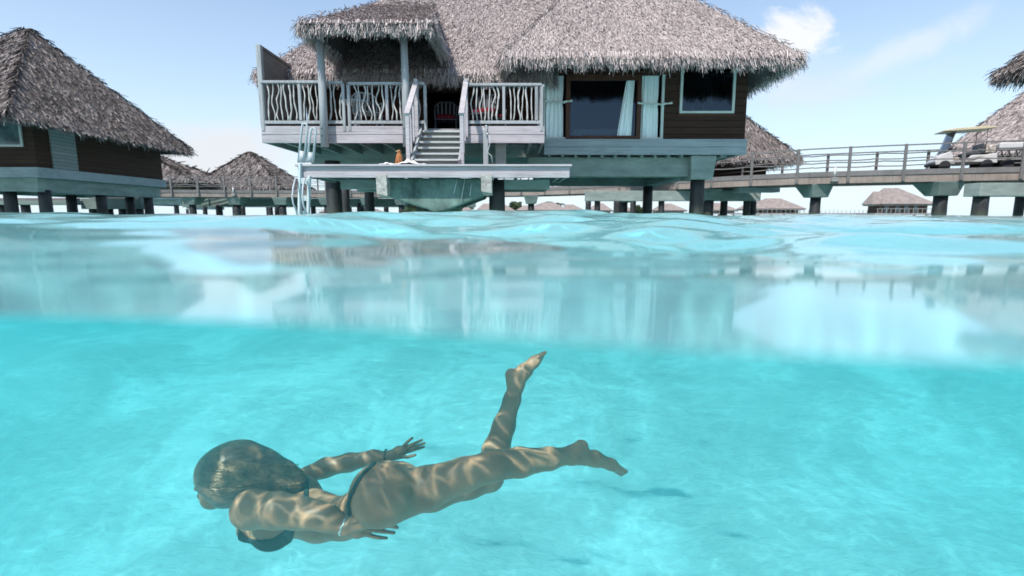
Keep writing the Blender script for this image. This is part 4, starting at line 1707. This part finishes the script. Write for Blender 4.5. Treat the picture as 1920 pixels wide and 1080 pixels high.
m.build('stem', M['grey_plastic'], tb, local=True, smooth=True)
m = MB()
m.tube([(0, 0, 0), (0, 0, .02), (0, 0, .05)], [.22, .2, .05], 20)
m.build('base', M['grey_plastic'], tb, local=True)

# ------------------------------------------------------------------ rocks at the footing
def rock(u, v, Y, r, sq, mt, label, seed):
    c = P(u, v, Y)
    rr = np.random.default_rng(seed)
    bm = bmesh.new()
    bmesh.ops.create_icosphere(bm, subdivisions=4, radius=1)
    ph = rr.uniform(0, 6.28, (6, 3))
    fq = rr.uniform(1.5, 6, (6, 3))
    for vt in bm.verts:
        p = vt.co.copy()
        d_ = 1 + sum(.07 * math.sin(p.x * fq[i, 0] + ph[i, 0]) * math.sin(p.y * fq[i, 1] + ph[i, 1]) * math.sin(p.z * fq[i, 2] + ph[i, 2]) * 2 for i in range(6))
        vt.co = Vector((p.x * r * d_, p.y * r * .8 * d_, p.z * r * sq * d_))
    me = bpy.data.meshes.new('rock')
    bm.to_mesh(me)
    bm.free()
    for p in me.polygons:
        p.use_smooth = True
    me.materials.append(mt)
    o = bpy.data.objects.new('rock', me)
    o.location = (c.x, Y, max(c.z, -.05))
    COL.objects.link(o)
    tag(o, label, 'rock')
    return o


rock(775, 398, 11.4, .24, .55, M['yellow_rock'], 'yellowish coral rock in the water left of the concrete footing', 1)
rock(812, 392, 10.4, .30, .7, M['rock'], 'dark mossy rock heaped under the left of the footing', 2)
rock(838, 394, 10.3, .27, .75, M['rock'], 'dark mossy rock heaped under the right of the footing', 3)
rock(826, 400, 9.9, .22, .5, M['rock'], 'small wet green rock in front of the footing pier', 4)


# ------------------------------------------------------------------ other bungalows
def simple_bungalow(label, name, x0, x1, y0, y1, ze, apex, zr, wallx0, wallx1, wally0, wally1, zf, mt, dens, L, wd, fl, fd, win=(), beams=True, pil=(), group=None, wmat='brown_wall', ridge=.05):
    b = empty(name, ((x0 + x1) / 2, (y0 + y1) / 2, 0))
    tag(b, label, 'bungalow', group)
    hip_roof(b, x0, x1, y0, y1, ze, (apex[0] - ridge, apex[1]), (apex[0] + ridge, apex[1] + .05), zr, mt, dens, L, wd, fl, fd)
    m = MB()
    m.box(wallx0, wallx1, wally0, wally1, zf, ze + .15)
    m.build('wall', M[wmat], b)
    m = MB()
    m.box(wallx0 - .10, wallx1 + .10, wally0 - .10, wally1 + .1, zf - .36, zf - .001)
    m.build('floor_beam', M['floor_beam'], b, bevel=.01)
    if beams:
        m = MB()
        for yy in (wally0 + .25, (wally0 + wally1) / 2, wally1 - .6):
            m.box(wallx0 + .2, wallx1 - .2, yy, yy + .4, zf - .85, zf - .361)
        m.box(wallx1 - .65, wallx1 - .15, wally0 + .1, wally1 - .1, zf - .88, zf - .362)
        m.box(wallx0 + .15, wallx0 + .65, wally0 + .1, wally1 - .1, zf - .88, zf - .362)
        m.build('concrete_beam', M['concrete'], b, bevel=.012)
    piles(b, pil)
    return b


lb = simple_bungalow('brown thatched bungalow cut by the left edge of the picture', 'overwater_bungalow',
                     -22.8, -15.95, 16.8, 26.2, 3.30, (-19.1, 21.4), 7.35, -21.5, -17.3, 19.1, 25.9, FLOOR, M['brown_thatch'],
                     (260, 0, 10, 420), .42, .03, .34, 190,
                     pil=[(-17.1 - .5, 19.6, 1.0, .2), (-19.0, 19.7, 1.0, .2), (-17.7, 22.4, 1.0, .19), (-17.7, 25.3, 1.0, .19), (-19.5, 23, 1.0, .19), (-20.8, 19.6, 1, .2), (-18.6, 25.3, 1, .19)])
m = MB()
x0, x1 = X(-40, 250, 19.05), X(40, 250, 19.05)
z0, z1 = Z(275, 19.05), Z(221, 19.05)
m.box(x0, x1, 19.03, 19.09, z0, z0 + .07)
m.box(x1 - .07, x1, 19.031, 19.089, z0 + .07, z1)
wn = m.build('window', M['white_paint'], lb)
MB().box(x0, x1 - .07, 19.06, 19.085, z0 + .07, z1).build('pane', M['far_glass'], wn)
MB().box(-17.30, -17.24, 19.75, 20.85, FLOOR + .0, 3.3).build('shutter', M['grey_panel'], lb)

simple_bungalow('thatched bungalow half hidden behind the right corner of the large one', 'overwater_bungalow',
                6.1, 14.3, 26.0, 34.0, 2.92, (10.2, 30), 7.5, 7.3, 13.2, 27.2, 33, 1.9, M['brown_thatch'],
                (260, 60, 5, 160), .42, .034, .4, 120,
                pil=[(X(1103, 385, 30), 30, 1.1, .16), (X(1158, 385, 27.8), 27.8, 1.1, .21), (X(1343, 385, 25.8), 27.8, 1.1, .21), (X(1363, 385, 28.5), 28.9, 1.1, .19),
                     (X(1415, 385, 30), 30.2, 1.1, .18), (X(1187, 385, 29), 29, 1.1, .16)])
# its long green landing beam under the walkway
lg = empty('concrete_landing', (9, 27, 0))
tag(lg, 'long green concrete landing beam under the walkway behind the large bungalow', 'landing')
m = MB()
m.box(X(1096, 370, 27), X(1432, 370, 26), 26.3, 26.9, Z(377, 26.5), Z(358, 26.5))
m.build('beam', M['concrete'], lg, bevel=.02)
m = MB()
m.box(X(1380, 355, 25.6), X(1455, 355, 25.6), 25.2, 25.9, Z(361, 25.6), Z(352, 25.6))
m.build('landing_slab', M['floor_beam'], lg, bevel=.02)
piles(lg, [(X(1400, 385, 26.6), 26.6, .9, .17), (X(1120, 385, 26.6), 26.6, .9, .15), (X(1240, 385, 26.6), 26.6, .9, .15)])

# near roof poking in at the top right and the bungalow behind the cart
ux = X(1866, 125, 13.0)
ur = simple_bungalow('thatched roof corner hanging into the upper right edge of the picture', 'overwater_bungalow',
                     ux, 21.5, 6.2, 13.0, Z(138, 13.0), (16.6, 9.6), 8.0, ux + 1.9, 20.0, 7.2, 12.0, FLOOR, M['brown_thatch'],
                     (60, 700, 300, 10), .30, .02, .34, 420,
                     pil=[(ux + 2.4, 7.8, 1.0, .17), (19.2, 7.8, 1.0, .17), (ux + 2.4, 11.3, 1.0, .17), (19.2, 11.3, 1, .17)])
rr_ = simple_bungalow('pinkish thatched bungalow behind the golf cart at the right edge', 'overwater_bungalow',
                      22.5, 38.0, 22.2, 28.0, 3.05, (30.2, 25.0), 10.3, 25.2, 36, 23.6, 27, FLOOR + .1, M['thatch'],
                      (300, 350, 250, 10), .38, .026, .4, 140, ridge=.4,
                      pil=[(25.8, 24.2, 1.2, .2), (30.6, 24.5, 1.2, .2), (25.8, 26.4, 1.2, .2)])

# bungalows beyond the left walkway
simple_bungalow('pyramid thatched roof standing alone between the left and the large bungalow', 'overwater_bungalow',
                -30.9, -22.2, 50, 58.6, 2.9, (-26.75, 53.6), Z(284, 53.6), -30, -23.2, 51, 57.5, 1.9, M['brown_thatch'],
                (55, 40, 3, 40), .7, .08, .5, 28, pil=[(-29.2, 51.5, 1.1, .2), (-24.2, 51.5, 1.1, .2), (-26.7, 51.5, 1.1, .2)], wmat='far_wall')
simple_bungalow('small peaked thatched roof just left of the lone pyramid roof', 'overwater_bungalow',
                X(333, 340, 78), X(402, 340, 78), 78, 84, 3.4, (X(361, 314, 81), 81), Z(313, 81), X(342, 340, 79), X(392, 340, 79), 79, 83, 1.9, M['brown_thatch'],
                (30, 20, 2, 20), .9, .12, .5, 16, pil=[(X(350, 380, 79.5), 79.5, 1.1, .2), (X(385, 380, 79.5), 79.5, 1.1, .2)], wmat='far_wall')
simple_bungalow('dark thatched roof slope peeping out behind the left bungalow', 'overwater_bungalow',
                X(215, 330, 46), X(356, 330, 46), 46, 54, 3.3, (X(262, 290, 49), 49.5), Z(284, 49.5), X(235, 340, 47), X(338, 340, 47), 47, 53, 1.9, M['brown_thatch'],
                (40, 20, 2, 30), .8, .09, .5, 24, pil=[(X(250, 380, 47.5), 47.5, 1.1, .2), (X(330, 380, 47.5), 47.5, 1.1, .2)], wmat='far_wall')


# ------------------------------------------------------------------ walkways
def walkway(name, label, path, width, post_step, caps, zdeck=FLOOR, side=1, rails=3, group=None):
    """path of (x,y); near rail along the path, far rail offset away from the camera"""
    wk = empty(name, (path[0][0], path[0][1], 0))
    tag(wk, label, 'walkway', group)
    V = [Vector((x, y, 0)) for x, y in path]
    def off(i, d_):
        a = V[max(i - 1, 0)]
        b = V[min(i + 1, len(V) - 1)]
        t_ = (b - a).normalized()
        nrm = Vector((-t_.y, t_.x, 0))
        if nrm.y < 0:
            nrm = -nrm
        return V[i] + nrm * d_
    near = [off(i, 0) for i in range(len(V))]
    far = [off(i, width) for i in range(len(V))]
    up = Vector((0, 0, 1))
    m = MB()
    for i in range(len(V) - 1):
        a, b, c, d_ = near[i], near[i + 1], far[i + 1], far[i]
        vs = [p + up * (zdeck - .08) for p in (a, b, c, d_)] + [p + up * zdeck for p in (a, b, c, d_)]
        m.add(vs, [(0, 1, 2, 3), (4, 5, 6, 7), (0, 1, 5, 4), (2, 3, 7, 6)])
    m.build('deck', M['rail_wood'], wk)
    for line, sg in ((near, -1), (far, 1)):
        m, m2 = MB(), MB()
        for a, b in zip(line[:-1], line[1:]):
            o_ = Vector((0, sg * .03, 0))
            m.beam(a + o_ + up * (zdeck - .045), b + o_ + up * (zdeck - .045), .09, .20)
            m2.beam(a + up * (zdeck - .29), b + up * (zdeck - .29), .08, .285)
        m.build('kerb_beam', M['rail_wood'], wk)
        m2.build('fascia', M['fascia'], wk)
        # rails
        hs = [1.0, .70, .40][:rails]
        for hi, hh in enumerate(hs):
            m = MB()
            for a, b in zip(line[:-1], line[1:]):
                if hi == 0:
                    m.beam(a + up * (zdeck + hh), b + up * (zdeck + hh), .09, .045)
                else:
                    n_ = max(2, int((b - a).length / .5))
                    pts = []
                    for q in range(n_ + 1):
                        p = a.lerp(b, q / n_)
                        pts.append(p + up * (zdeck + hh + .02 * math.sin(q * 2.1 + p.x)))
                    m.tube(pts, .024, 6)
            m.build('handrail', M['rail_wood'], wk, smooth=False)
        total = sum((b - a).length for a, b in zip(line[:-1], line[1:]))
        dist, acc_, npst = 0, 0, int(total / post_step)
        for j in range(npst + 1):
            s_ = j * post_step
            acc_ = 0
            for a, b in zip(line[:-1], line[1:]):
                ln = (b - a).length
                if s_ <= acc_ + ln:
                    p = a.lerp(b, (s_ - acc_) / ln)
                    break
                acc_ += ln
            m = MB()
            y_ = p.y + sg * .11
            m.box(p.x - .05, p.x + .05, y_ - .035, y_ + .035, zdeck - .40 if sg < 0 else zdeck - .2, zdeck + 1.03)
            m.build('rail_post', M['rail_wood'], wk, bevel=.008)
    for (x, y, s_) in caps:
        m = MB()
        w0, w1 = .45 * s_, .33 * s_
        zt_, zb_ = zdeck - .435, zdeck - .98
        m.add([(x - w1, y + .1, zb_), (x + w1, y + .1, zb_), (x + w1, y + .8, zb_), (x - w1, y + .8, zb_),
               (x - w0, y - .05, zt_), (x + w0, y - .05, zt_), (x + w0, y + 1.4, zt_), (x - w0, y + 1.4, zt_)],
              [(0, 1, 2, 3), (4, 5, 6, 7), (0, 1, 5, 4), (1, 2, 6, 5), (2, 3, 7, 6), (3, 0, 4, 7)])
        m.build('pile_cap', M['far_concrete'], wk, bevel=.03)
        piles(wk, [(x, y + .45, zb_, .205 * s_)])
    return wk


rp = [(22.5, 18.6), (17.6, 19.9), (14.9, 20.9), (12.5, 22.0), (10.2, 24.0), (7.6, 27.2), (4.6, 31.0), (1.0, 34.0), (-4.0, 36.0)]
walkway('walkway', 'raised timber walkway carrying the golf cart, rising to the right edge', rp, 2.3, 1.85,
        [(X(1542, 360, 21.9), 21.9, 1.0), (X(1776, 350, 20.3), 20.1, 1.15), (X(996, 375, 33.6), 33.3, 1.0), (X(1170, 375, 30.5), 30.0, 1.0), (X(1330, 370, 26), 25.5, 1.0)])
lp = [(-28.0, 33.5), (-24.4, 36.3), (-17, 37.2), (-10, 37.2), (-4.2, 36.6)]
walkway('walkway', 'raised timber walkway running left behind the large bungalow', lp, 2.2, 1.75,
        [(-22.8, 36.6, 1.1), (-19.8, 36.9, 1.2), (-16.6, 37.1, 1.2), (-13.4, 37.2, 1.1), (-10.4, 37.2, 1.1), (-8.0, 37.1, 1.0)])
lw = [o for o in COL.objects if o.name.startswith('walkway') and o.type == 'EMPTY'][-1]
for yy, x0_, x1_ in ((39.4, -24.5, -7.5), (42.5, -27, -3)):
    m = MB()
    m.box(x0_, x1_, yy, yy + .5, .75, 1.35)
    m.build('concrete_beam', M['far_concrete'], lw, bevel=.02)
rq_ = random.Random(3)
piles(lw, [(-24 + i * .95 + rq_.uniform(-.3, .3), rq_.choice((39.6, 42.7, 40.8)), 1.0, rq_.uniform(.15, .24)) for i in range(19)])
# landing beam and pile of the bungalow at right
m = MB()
ey = 18.6
eb = empty('concrete_landing', (X(1880, 355, ey), ey, 0))
tag(eb, 'green concrete beam on a dark pile at the right edge under the cart', 'landing')
m.box(X(1834, 355, ey), X(2050, 355, ey), ey - .1, ey + .6, Z(368, ey), Z(343, ey))
m.build('beam', M['concrete'], eb, bevel=.02)
piles(eb, [(X(1848, 380, ey), ey + .2, .8, .235), (X(2000, 380, ey), ey + .2, .8, .23)])


for nm, lab, u0, u1, v0, v1, Yq in (
        ('concrete_landing', 'low dark green landing beam behind the piles of the left bungalow', -30, 140, 376, 384, 27.0),
        ('concrete_landing', 'short dark landing block standing between the left bungalow and the left walkway', 150, 262, 372, 392, 27.5)):
    q = empty(nm, (X((u0 + u1) / 2, 380, Yq), Yq, 0))
    tag(q, lab, 'landing')
    MB().box(X(u0, v0, Yq), X(u1, v0, Yq), Yq, Yq + .8, Z(v1, Yq), Z(v0, Yq)).build('beam', M['far_concrete'], q, bevel=.02)
    MB().box(X(u0 + 8, v0, Yq) + .1, X(u1, v0, Yq) - .2, Yq + .2, Yq + .6, Z(v0, Yq) + .004, Z(v0 - 5, Yq)).build('landing_slab', M['rail_wood'], q, bevel=.01)
    piles(q, [(X(u0 + (u1 - u0) * g, 390, Yq), Yq + .4, Z(v1, Yq), .2) for g in (.12, .38, .62, .9)])

# lamps on the walkways
def bollard(x, y, label, s_=1.0):
    b = empty('bollard_lamp', (x, y, FLOOR - .3))
    tag(b, label, 'bollard lamp', 'bollard lamps on the walkways')
    m = MB()
    m.tube([(0, 0, .12), (0, 0, .52)], .055 * s_, 14)
    m.tube([(0, 0, .52), (0, 0, .55), (0, 0, .57)], [.062 * s_, .062 * s_, .03], 14)
    m.build('lamp_body', M['white_paint'], b, smooth=True, local=True)
    m = MB()
    m.box(-.13 * s_, .13 * s_, -.08, .08, -.05, .12)
    m.build('base', M['far_timber'], b, local=True, bevel=.01)
    return b


bollard(X(1564, 325, 21.6), 21.55, 'white bollard lamp mounted outside the right walkway rail')
bollard(X(435, 355, 36.6), 36.75, 'white bollard lamp mounted on the left walkway')


# ------------------------------------------------------------------ golf cart
def wheel(parent, x, y, r=.23):
    m = MB()
    m.tube([(x, y - .09, r), (x, y - .07, r), (x, y + .07, r), (x, y + .09, r)], [r * .85, r, r, r * .85], 24)
    wv_ = m.build('wheel', M['black_rubber'], parent, smooth=True, local=True)
    m = MB()
    m.tube([(x, y - .10, r), (x, y - .085, r)], [r * .45, r * .55], 16)
    m.build('rim', M['white_paint'], wv_, local=True)


ang = math.atan2(20.9 - 19.9, 14.9 - 17.6)
gc = empty('golf_cart', (X(1806, 300, 20.9), 21.0, FLOOR + .002), rz=ang)
gc.scale = (.82, .82, .90)
tag(gc, 'white golf cart with a tan roof parked on the right walkway', 'golf cart')
prof = [(1.18, .28), (1.22, .45), (1.10, .62), (.80, .80), (.62, .86), (.52, .62), (.45, .34), (-.05, .32), (-.12, .58), (-.20, .66), (-.70, .66), (-1.15, .72), (-1.20, .30)]
m = MB()
m.prism(prof, -.56, .56)
m.build('body', M['white_paint'], gc, bevel=.03, local=True)
m = MB()
m.box(-.55, -.02, -.52, .52, .67, .80)
m.box(-.66, -.56, -.52, .52, .72, 1.15)
m.build('seat', M['dark_metal'], gc, bevel=.03, local=True)
m = MB()
hull = [(1.02, 1.72), (1.0, 1.76), (.5, 1.83), (-.6, 1.86), (-1.0, 1.82), (-1.02, 1.77), (-.6, 1.74), (.6, 1.71)]
m.prism(hull, -.60, .60)
m.build('roof_canopy', M['tan'], gc, bevel=.03, local=True)
for y in (-.52, .52):
    MB().tube([(.80, y, .78), (.66, y, 1.2), (.50, y, 1.73)], .022, 8).build('canopy_post', M['dark_metal'], gc, local=True)
    MB().tube([(-.70, y, .66), (-.70, y, 1.76)], .016, 8).build('canopy_post', M['dark_metal'], gc, local=True)
m = MB()
m.add([(.79, -.50, .84), (.79, .50, .84), (.52, .50, 1.70), (.52, -.50, 1.70), (.80, -.50, .84), (.80, .50, .84), (.53, .50, 1.70), (.53, -.50, 1.70)],
      [(0, 1, 2, 3), (4, 5, 6, 7), (0, 1, 5, 4), (2, 3, 7, 6)])
m.build('windshield', M['clear_glass'], gc, local=True)
m = MB()
st_ = [(.42 + .10 * math.cos(a) * .4, -.25 + .17 * math.sin(a), 1.02 + .16 * math.cos(a)) for a in np.linspace(0, 6.283, 20)]
m.tube(st_, .014, 6)
m.tube([(.42, -.25, 1.02), (.62, -.25, .80)], .018, 6)
m.build('steering_wheel', M['black_rubber'], gc, local=True)
m = MB()
m.box(-1.12, -.72, -.5, .5, .75, 1.08)
m.box(.1, .38, -.45, .1, .36, .62)
m.build('cargo', M['cargo'], gc, bevel=.04, local=True)
m = MB()
m.box(1.05, 1.30, -.54, .54, .26, .36)
m.build('bumper', M['black_rubber'], gc, bevel=.02, local=True)
for y in (-.38, .38):
    m = MB()
    m.tube([(1.14, y, .56), (1.20, y, .55)], .07, 14)
    m.build('headlight', M['clear_glass'], gc, local=True)
m = MB()
for q in range(9):
    a_ = q * 1.3
    m.beam((.50 + .10 * math.sin(a_), -.42 + q * .09, .84), (.44 + .12 * math.cos(a_), -.40 + q * .09, 1.04), .07, .06)
m.build('dashboard', M['dark_metal'], gc, local=True)
MB().box(-.72, .44, -.585, -.562, .30, .37).build('side_trim', M['black_rubber'], gc, local=True)
MB().box(-.72, .44, .562, .585, .30, .37).build('side_trim', M['black_rubber'], gc, local=True)
for x, y in ((.82, -.52), (.82, .52), (-.80, -.52), (-.80, .52)):
    wheel(gc, x, y)
trl = empty('luggage_trailer', (X(1915, 300, 20.0) + .3, 20.4, FLOOR + .002), rz=ang)
tag(trl, 'white topped luggage trailer behind the golf cart at the right edge', 'trailer')
m = MB()
m.box(-1.2, .9, -.5, .5, .36, .46)
m.box(-1.2, -1.15, -.5, .5, .46, .9)
m.build('chassis', M['far_timber'], trl, local=True, bevel=.01)
m = MB()
m.box(-1.1, .85, -.48, .48, .80, 1.02)
m.build('lid', M['white_paint'], trl, local=True, bevel=.04)
m = MB()
for i in range(9):
    m.beam((-1.1 + i * .23, -.47, .46), (-1.0 + i * .23, -.47, .80), .05, .03)
m.build('load', M['cargo'], trl, local=True)
for x, y in ((.55, -.46), (.55, .46), (-.7, -.46), (-.7, .46)):
    wheel(trl, x, y, .20)


# ------------------------------------------------------------------ far shore of bungalows
def far_hut(u0, u1, va, Y, label, ua=None, second=None, wall_dark=False, seed=0):
    x0, x1 = X(u0, 395, Y), X(u1, 395, Y)
    wdt = x1 - x0
    ua = ua if ua is not None else (u0 + u1) / 2
    xa_, za = X(ua, va, Y), Z(va, Y)
    b = empty('far_bungalow', ((x0 + x1) / 2, Y, 0))
    tag(b, label, 'bungalow', 'far row of bungalows across the lagoon')
    ze = min(za * .45, Z(391, Y)) if not wall_dark else Z(382, Y)
    dpt = min(wdt, 6)
    m = MB()
    y0, y1 = Y, Y + dpt
    rw = wdt * .12
    ymid = Y + dpt * .5
    def hip(x0, x1, ze, xa_, za, rw, y0=y0, y1=y1):
        ymid = (y0 + y1) / 2
        vs = [(x0, y0, ze), (x1, y0, ze), (x1, y1, ze), (x0, y1, ze), (xa_ - rw, ymid, za), (xa_ + rw, ymid, za),
              (x0 + .3, y0 + .3, ze - .35), (x1 - .3, y0 + .3, ze - .35), (x1 - .3, y1 - .3, ze - .35), (x0 + .3, y1 - .3, ze - .35)]
        m.add(vs, [(0, 1, 5, 4), (1, 2, 5), (2, 3, 4, 5), (3, 0, 4), (0, 1, 7, 6), (1, 2, 8, 7), (2, 3, 9, 8), (3, 0, 6, 9), (6, 7, 8, 9)])
    hip(x0 + wdt * .12, x1, ze, xa_, za, rw)
    if second:
        us0, us1, vs_ = second
        hip(X(us0, 395, Y), X(us1, 395, Y), ze - .05, X((us0 + us1) / 2, vs_, Y), Z(vs_, Y), wdt * .08, y0 + .8, y1 - 2)
    ro = m.build('roof', M['far_roof'], b)
    m = MB()
    zf = Z(399.5, Y)
    m.box(x0 + wdt * .16, x1 - wdt * .08, Y + 1.2, y1 - 1.2, zf, ze - .1)
    m.build('wall', M['far_wall'], b)
    rq = random.Random(seed)
    for i in range(4):
        xx = x0 + wdt * (.22 + .16 * i + rq.uniform(-.02, .02))
        MB().box(xx, xx + wdt * rq.uniform(.05, .09), Y + 1.12, Y + 1.19, zf + .1, ze - .3).build('window', M['far_glass'], b)
    MB().box(x0 - wdt * .03, x1 - wdt * .02, Y - .6, y1 - 1, zf - .35, zf - .01).build('deck', M['far_timber'], b)
    m = MB()
    for i in range(14):
        xx = x0 + wdt * (i + .2) / 14
        m.box(xx, xx + .08, Y - .55, Y - .47, zf, zf + .8)
    m.box(x0, x0 + wdt * .97, Y - .56, Y - .46, zf + .79, zf + .88)
    m.build('deck_rail', M['far_timber'], b)
    for i in range(5):
        xx = x0 + wdt * (i + .3) / 5
        m = MB()
        m.box(xx, xx + .35, Y + .3, Y + .65, SAND_Z, zf - .36)
        m.build('pile', M['pile'], b)
    return b


mf = thatch_mat('far_roof', [(0.0, (0.15, 0.118, 0.112)), (0.5, (0.25, 0.208, 0.19)), (1.0, (0.39, 0.33, 0.31))], 1.2)
for nd in mf.node_tree.nodes:
    if nd.type == 'ATTRIBUTE':
        nd.attribute_name = 'none'
    if nd.type == 'TEX_NOISE':
        nd.inputs['Scale'].default_value = 1.4
    if nd.type == 'MATH' and nd.operation == 'ADD':
        pass
# without the attribute the field sits at 0: lift it
for nd in mf.node_tree.nodes:
    if nd.type == 'MATH' and nd.operation == 'SUBTRACT':
        nd.inputs[1].default_value = 0.1
M['far_roof'] = mf

far_hut(855, 888, 387, 150, 'far thatched hut first from the left, seen under the footing', seed=1)
far_hut(886, 936, 381, 145, 'far thatched hut left of the big dark pile in the centre', seed=2)
far_hut(930, 968, 384, 160, 'far thatched hut just right of the big dark pile in the centre', ua=944, seed=3)
far_hut(968, 1062, 379, 150, 'wide far thatched hut in front of the palm', ua=1030, second=(968, 1012, 385), seed=4)
far_hut(1045, 1100, 383, 165, 'far thatched hut with a small top knot right of the palm', ua=1070, seed=5)
far_hut(1098, 1150, 381, 150, 'far thatched hut between the two thin central piles', ua=1128, seed=6)
far_hut(1150, 1192, 385, 165, 'far thatched hut behind the middle piles of the large bungalow', seed=7)
far_hut(1222, 1290, 381, 150, 'far thatched hut left of the thickest right hand pile', seed=8)
far_hut(1316, 1386, 380, 150, 'far thatched hut right of the thickest right hand pile', ua=1350, seed=9)
far_hut(1392, 1512, 371, 120, 'far two roofed thatched hut nearest the lone dark walled one', ua=1462, second=(1394, 1440, 382), seed=10)
far_hut(1640, 1757, 351, 100, 'far dark walled thatched hut standing alone on the right', ua=1692, second=(1640, 1686, 358), wall_dark=True, seed=11)
far_hut(590, 650, 388, 120, 'far thatched hut under the left end of the platform', seed=12)
far_hut(660, 712, 389, 120, 'far thatched hut between the two left piles', seed=13)
fp = empty('far_pier', (50, 105, 0))
tag(fp, 'long thin pier running to the lone dark walled hut on the horizon', 'pier')
m = MB()
m.box(X(1490, 400, 105), X(1652, 400, 105), 105, 107, Z(402, 105), Z(399.5, 105))
m.build('deck', M['far_timber'], fp)
m = MB()
x = X(1492, 400, 105)
while x < X(1650, 400, 105):
    m.box(x, x + .07, 105, 105.07, Z(399.5, 105), Z(394, 105))
    x += .85
m.build('handrail', M['far_timber'], fp)
for u in (1500, 1530, 1562, 1610, 1643):
    MB().box(X(u, 400, 105.5), X(u, 400, 105.5) + .5, 105.5, 106, SAND_Z, Z(402, 105)).build('pile', M['pile'], fp)


def tree(u, v, Y, h, r, label, palm=False, seed=0):
    rq = np.random.default_rng(seed)
    x = X(u, v, Y)
    zt_ = Z(v, Y)
    b = empty('palm_tree' if palm else 'tree', (x, Y, 0))
    tag(b, label, 'palm tree' if palm else 'tree')
    m = MB()
    m.tube([(0, 0, SAND_Z), (.2, 0, zt_ * .5), (.1, 0, zt_)], [.35, .25, .15], 8)
    m.build('trunk', M['bark'], b, local=True, smooth=True)
    vs, fs = [], []
    if palm:
        for q in range(14):
            a = rq.uniform(0, 6.28)
            el_ = rq.uniform(-.1, .9)
            ln = r * rq.uniform(.8, 1.1)
            for j in range(16):
                f_ = j / 16
                c = np.array([math.cos(a) * ln * f_, math.sin(a) * ln * f_, zt_ + ln * (math.sin(el_) * f_ - .9 * f_ * f_)])
                for s_ in (-1, 1):
                    tip = c + np.array([-math.sin(a) * s_, math.cos(a) * s_, -.6]) * ln * .22 * (1 - f_ * .6) + np.array([math.cos(a), math.sin(a), 0]) * .2
                    w_ = np.array([math.cos(a), math.sin(a), 0]) * .12
                    k_ = len(vs)
                    vs += [c - w_, c + w_, tip + w_ * .3, tip - w_ * .3]
                    fs.append((k_, k_ + 1, k_ + 2, k_ + 3))
    else:
        for q in range(1500):
            d_ = rq.normal(0, 1, 3)
            d_ /= np.linalg.norm(d_)
            c = d_ * np.array([r, r, r * .75]) * rq.uniform(.25, 1) * (1 + .3 * math.sin(d_[0] * 5 + seed) * math.sin(d_[2] * 6))
            c[2] += zt_
            s_ = rq.normal(0, 1, (2, 3)) * .22
            k_ = len(vs)
            vs += [c - s_[0], c - s_[1], c + s_[0], c + s_[1]]
            fs.append((k_, k_ + 1, k_ + 2, k_ + 3))
    raw_mesh('crown', np.array(vs), np.array(fs), M['leaf'], b, local=True)


tree(967, 388, 175, 3, 2.3, 'dark bushy tree between far huts right of the central pile', seed=1)
tree(878, 386, 175, 3, 2.2, 'dark bushy tree between the far huts under the footing', seed=2)
tree(1030, 379, 178, 4, 3.0, 'palm leaning over the wide far hut', palm=True, seed=3)
tree(1050, 382, 178, 4, 2.6, 'lower palm right of the leaning palm on the far shore', palm=True, seed=4)
tree(1196, 394, 175, 3, 1.8, 'small tree on the far shore left of the far hut by the thick pile', seed=5)
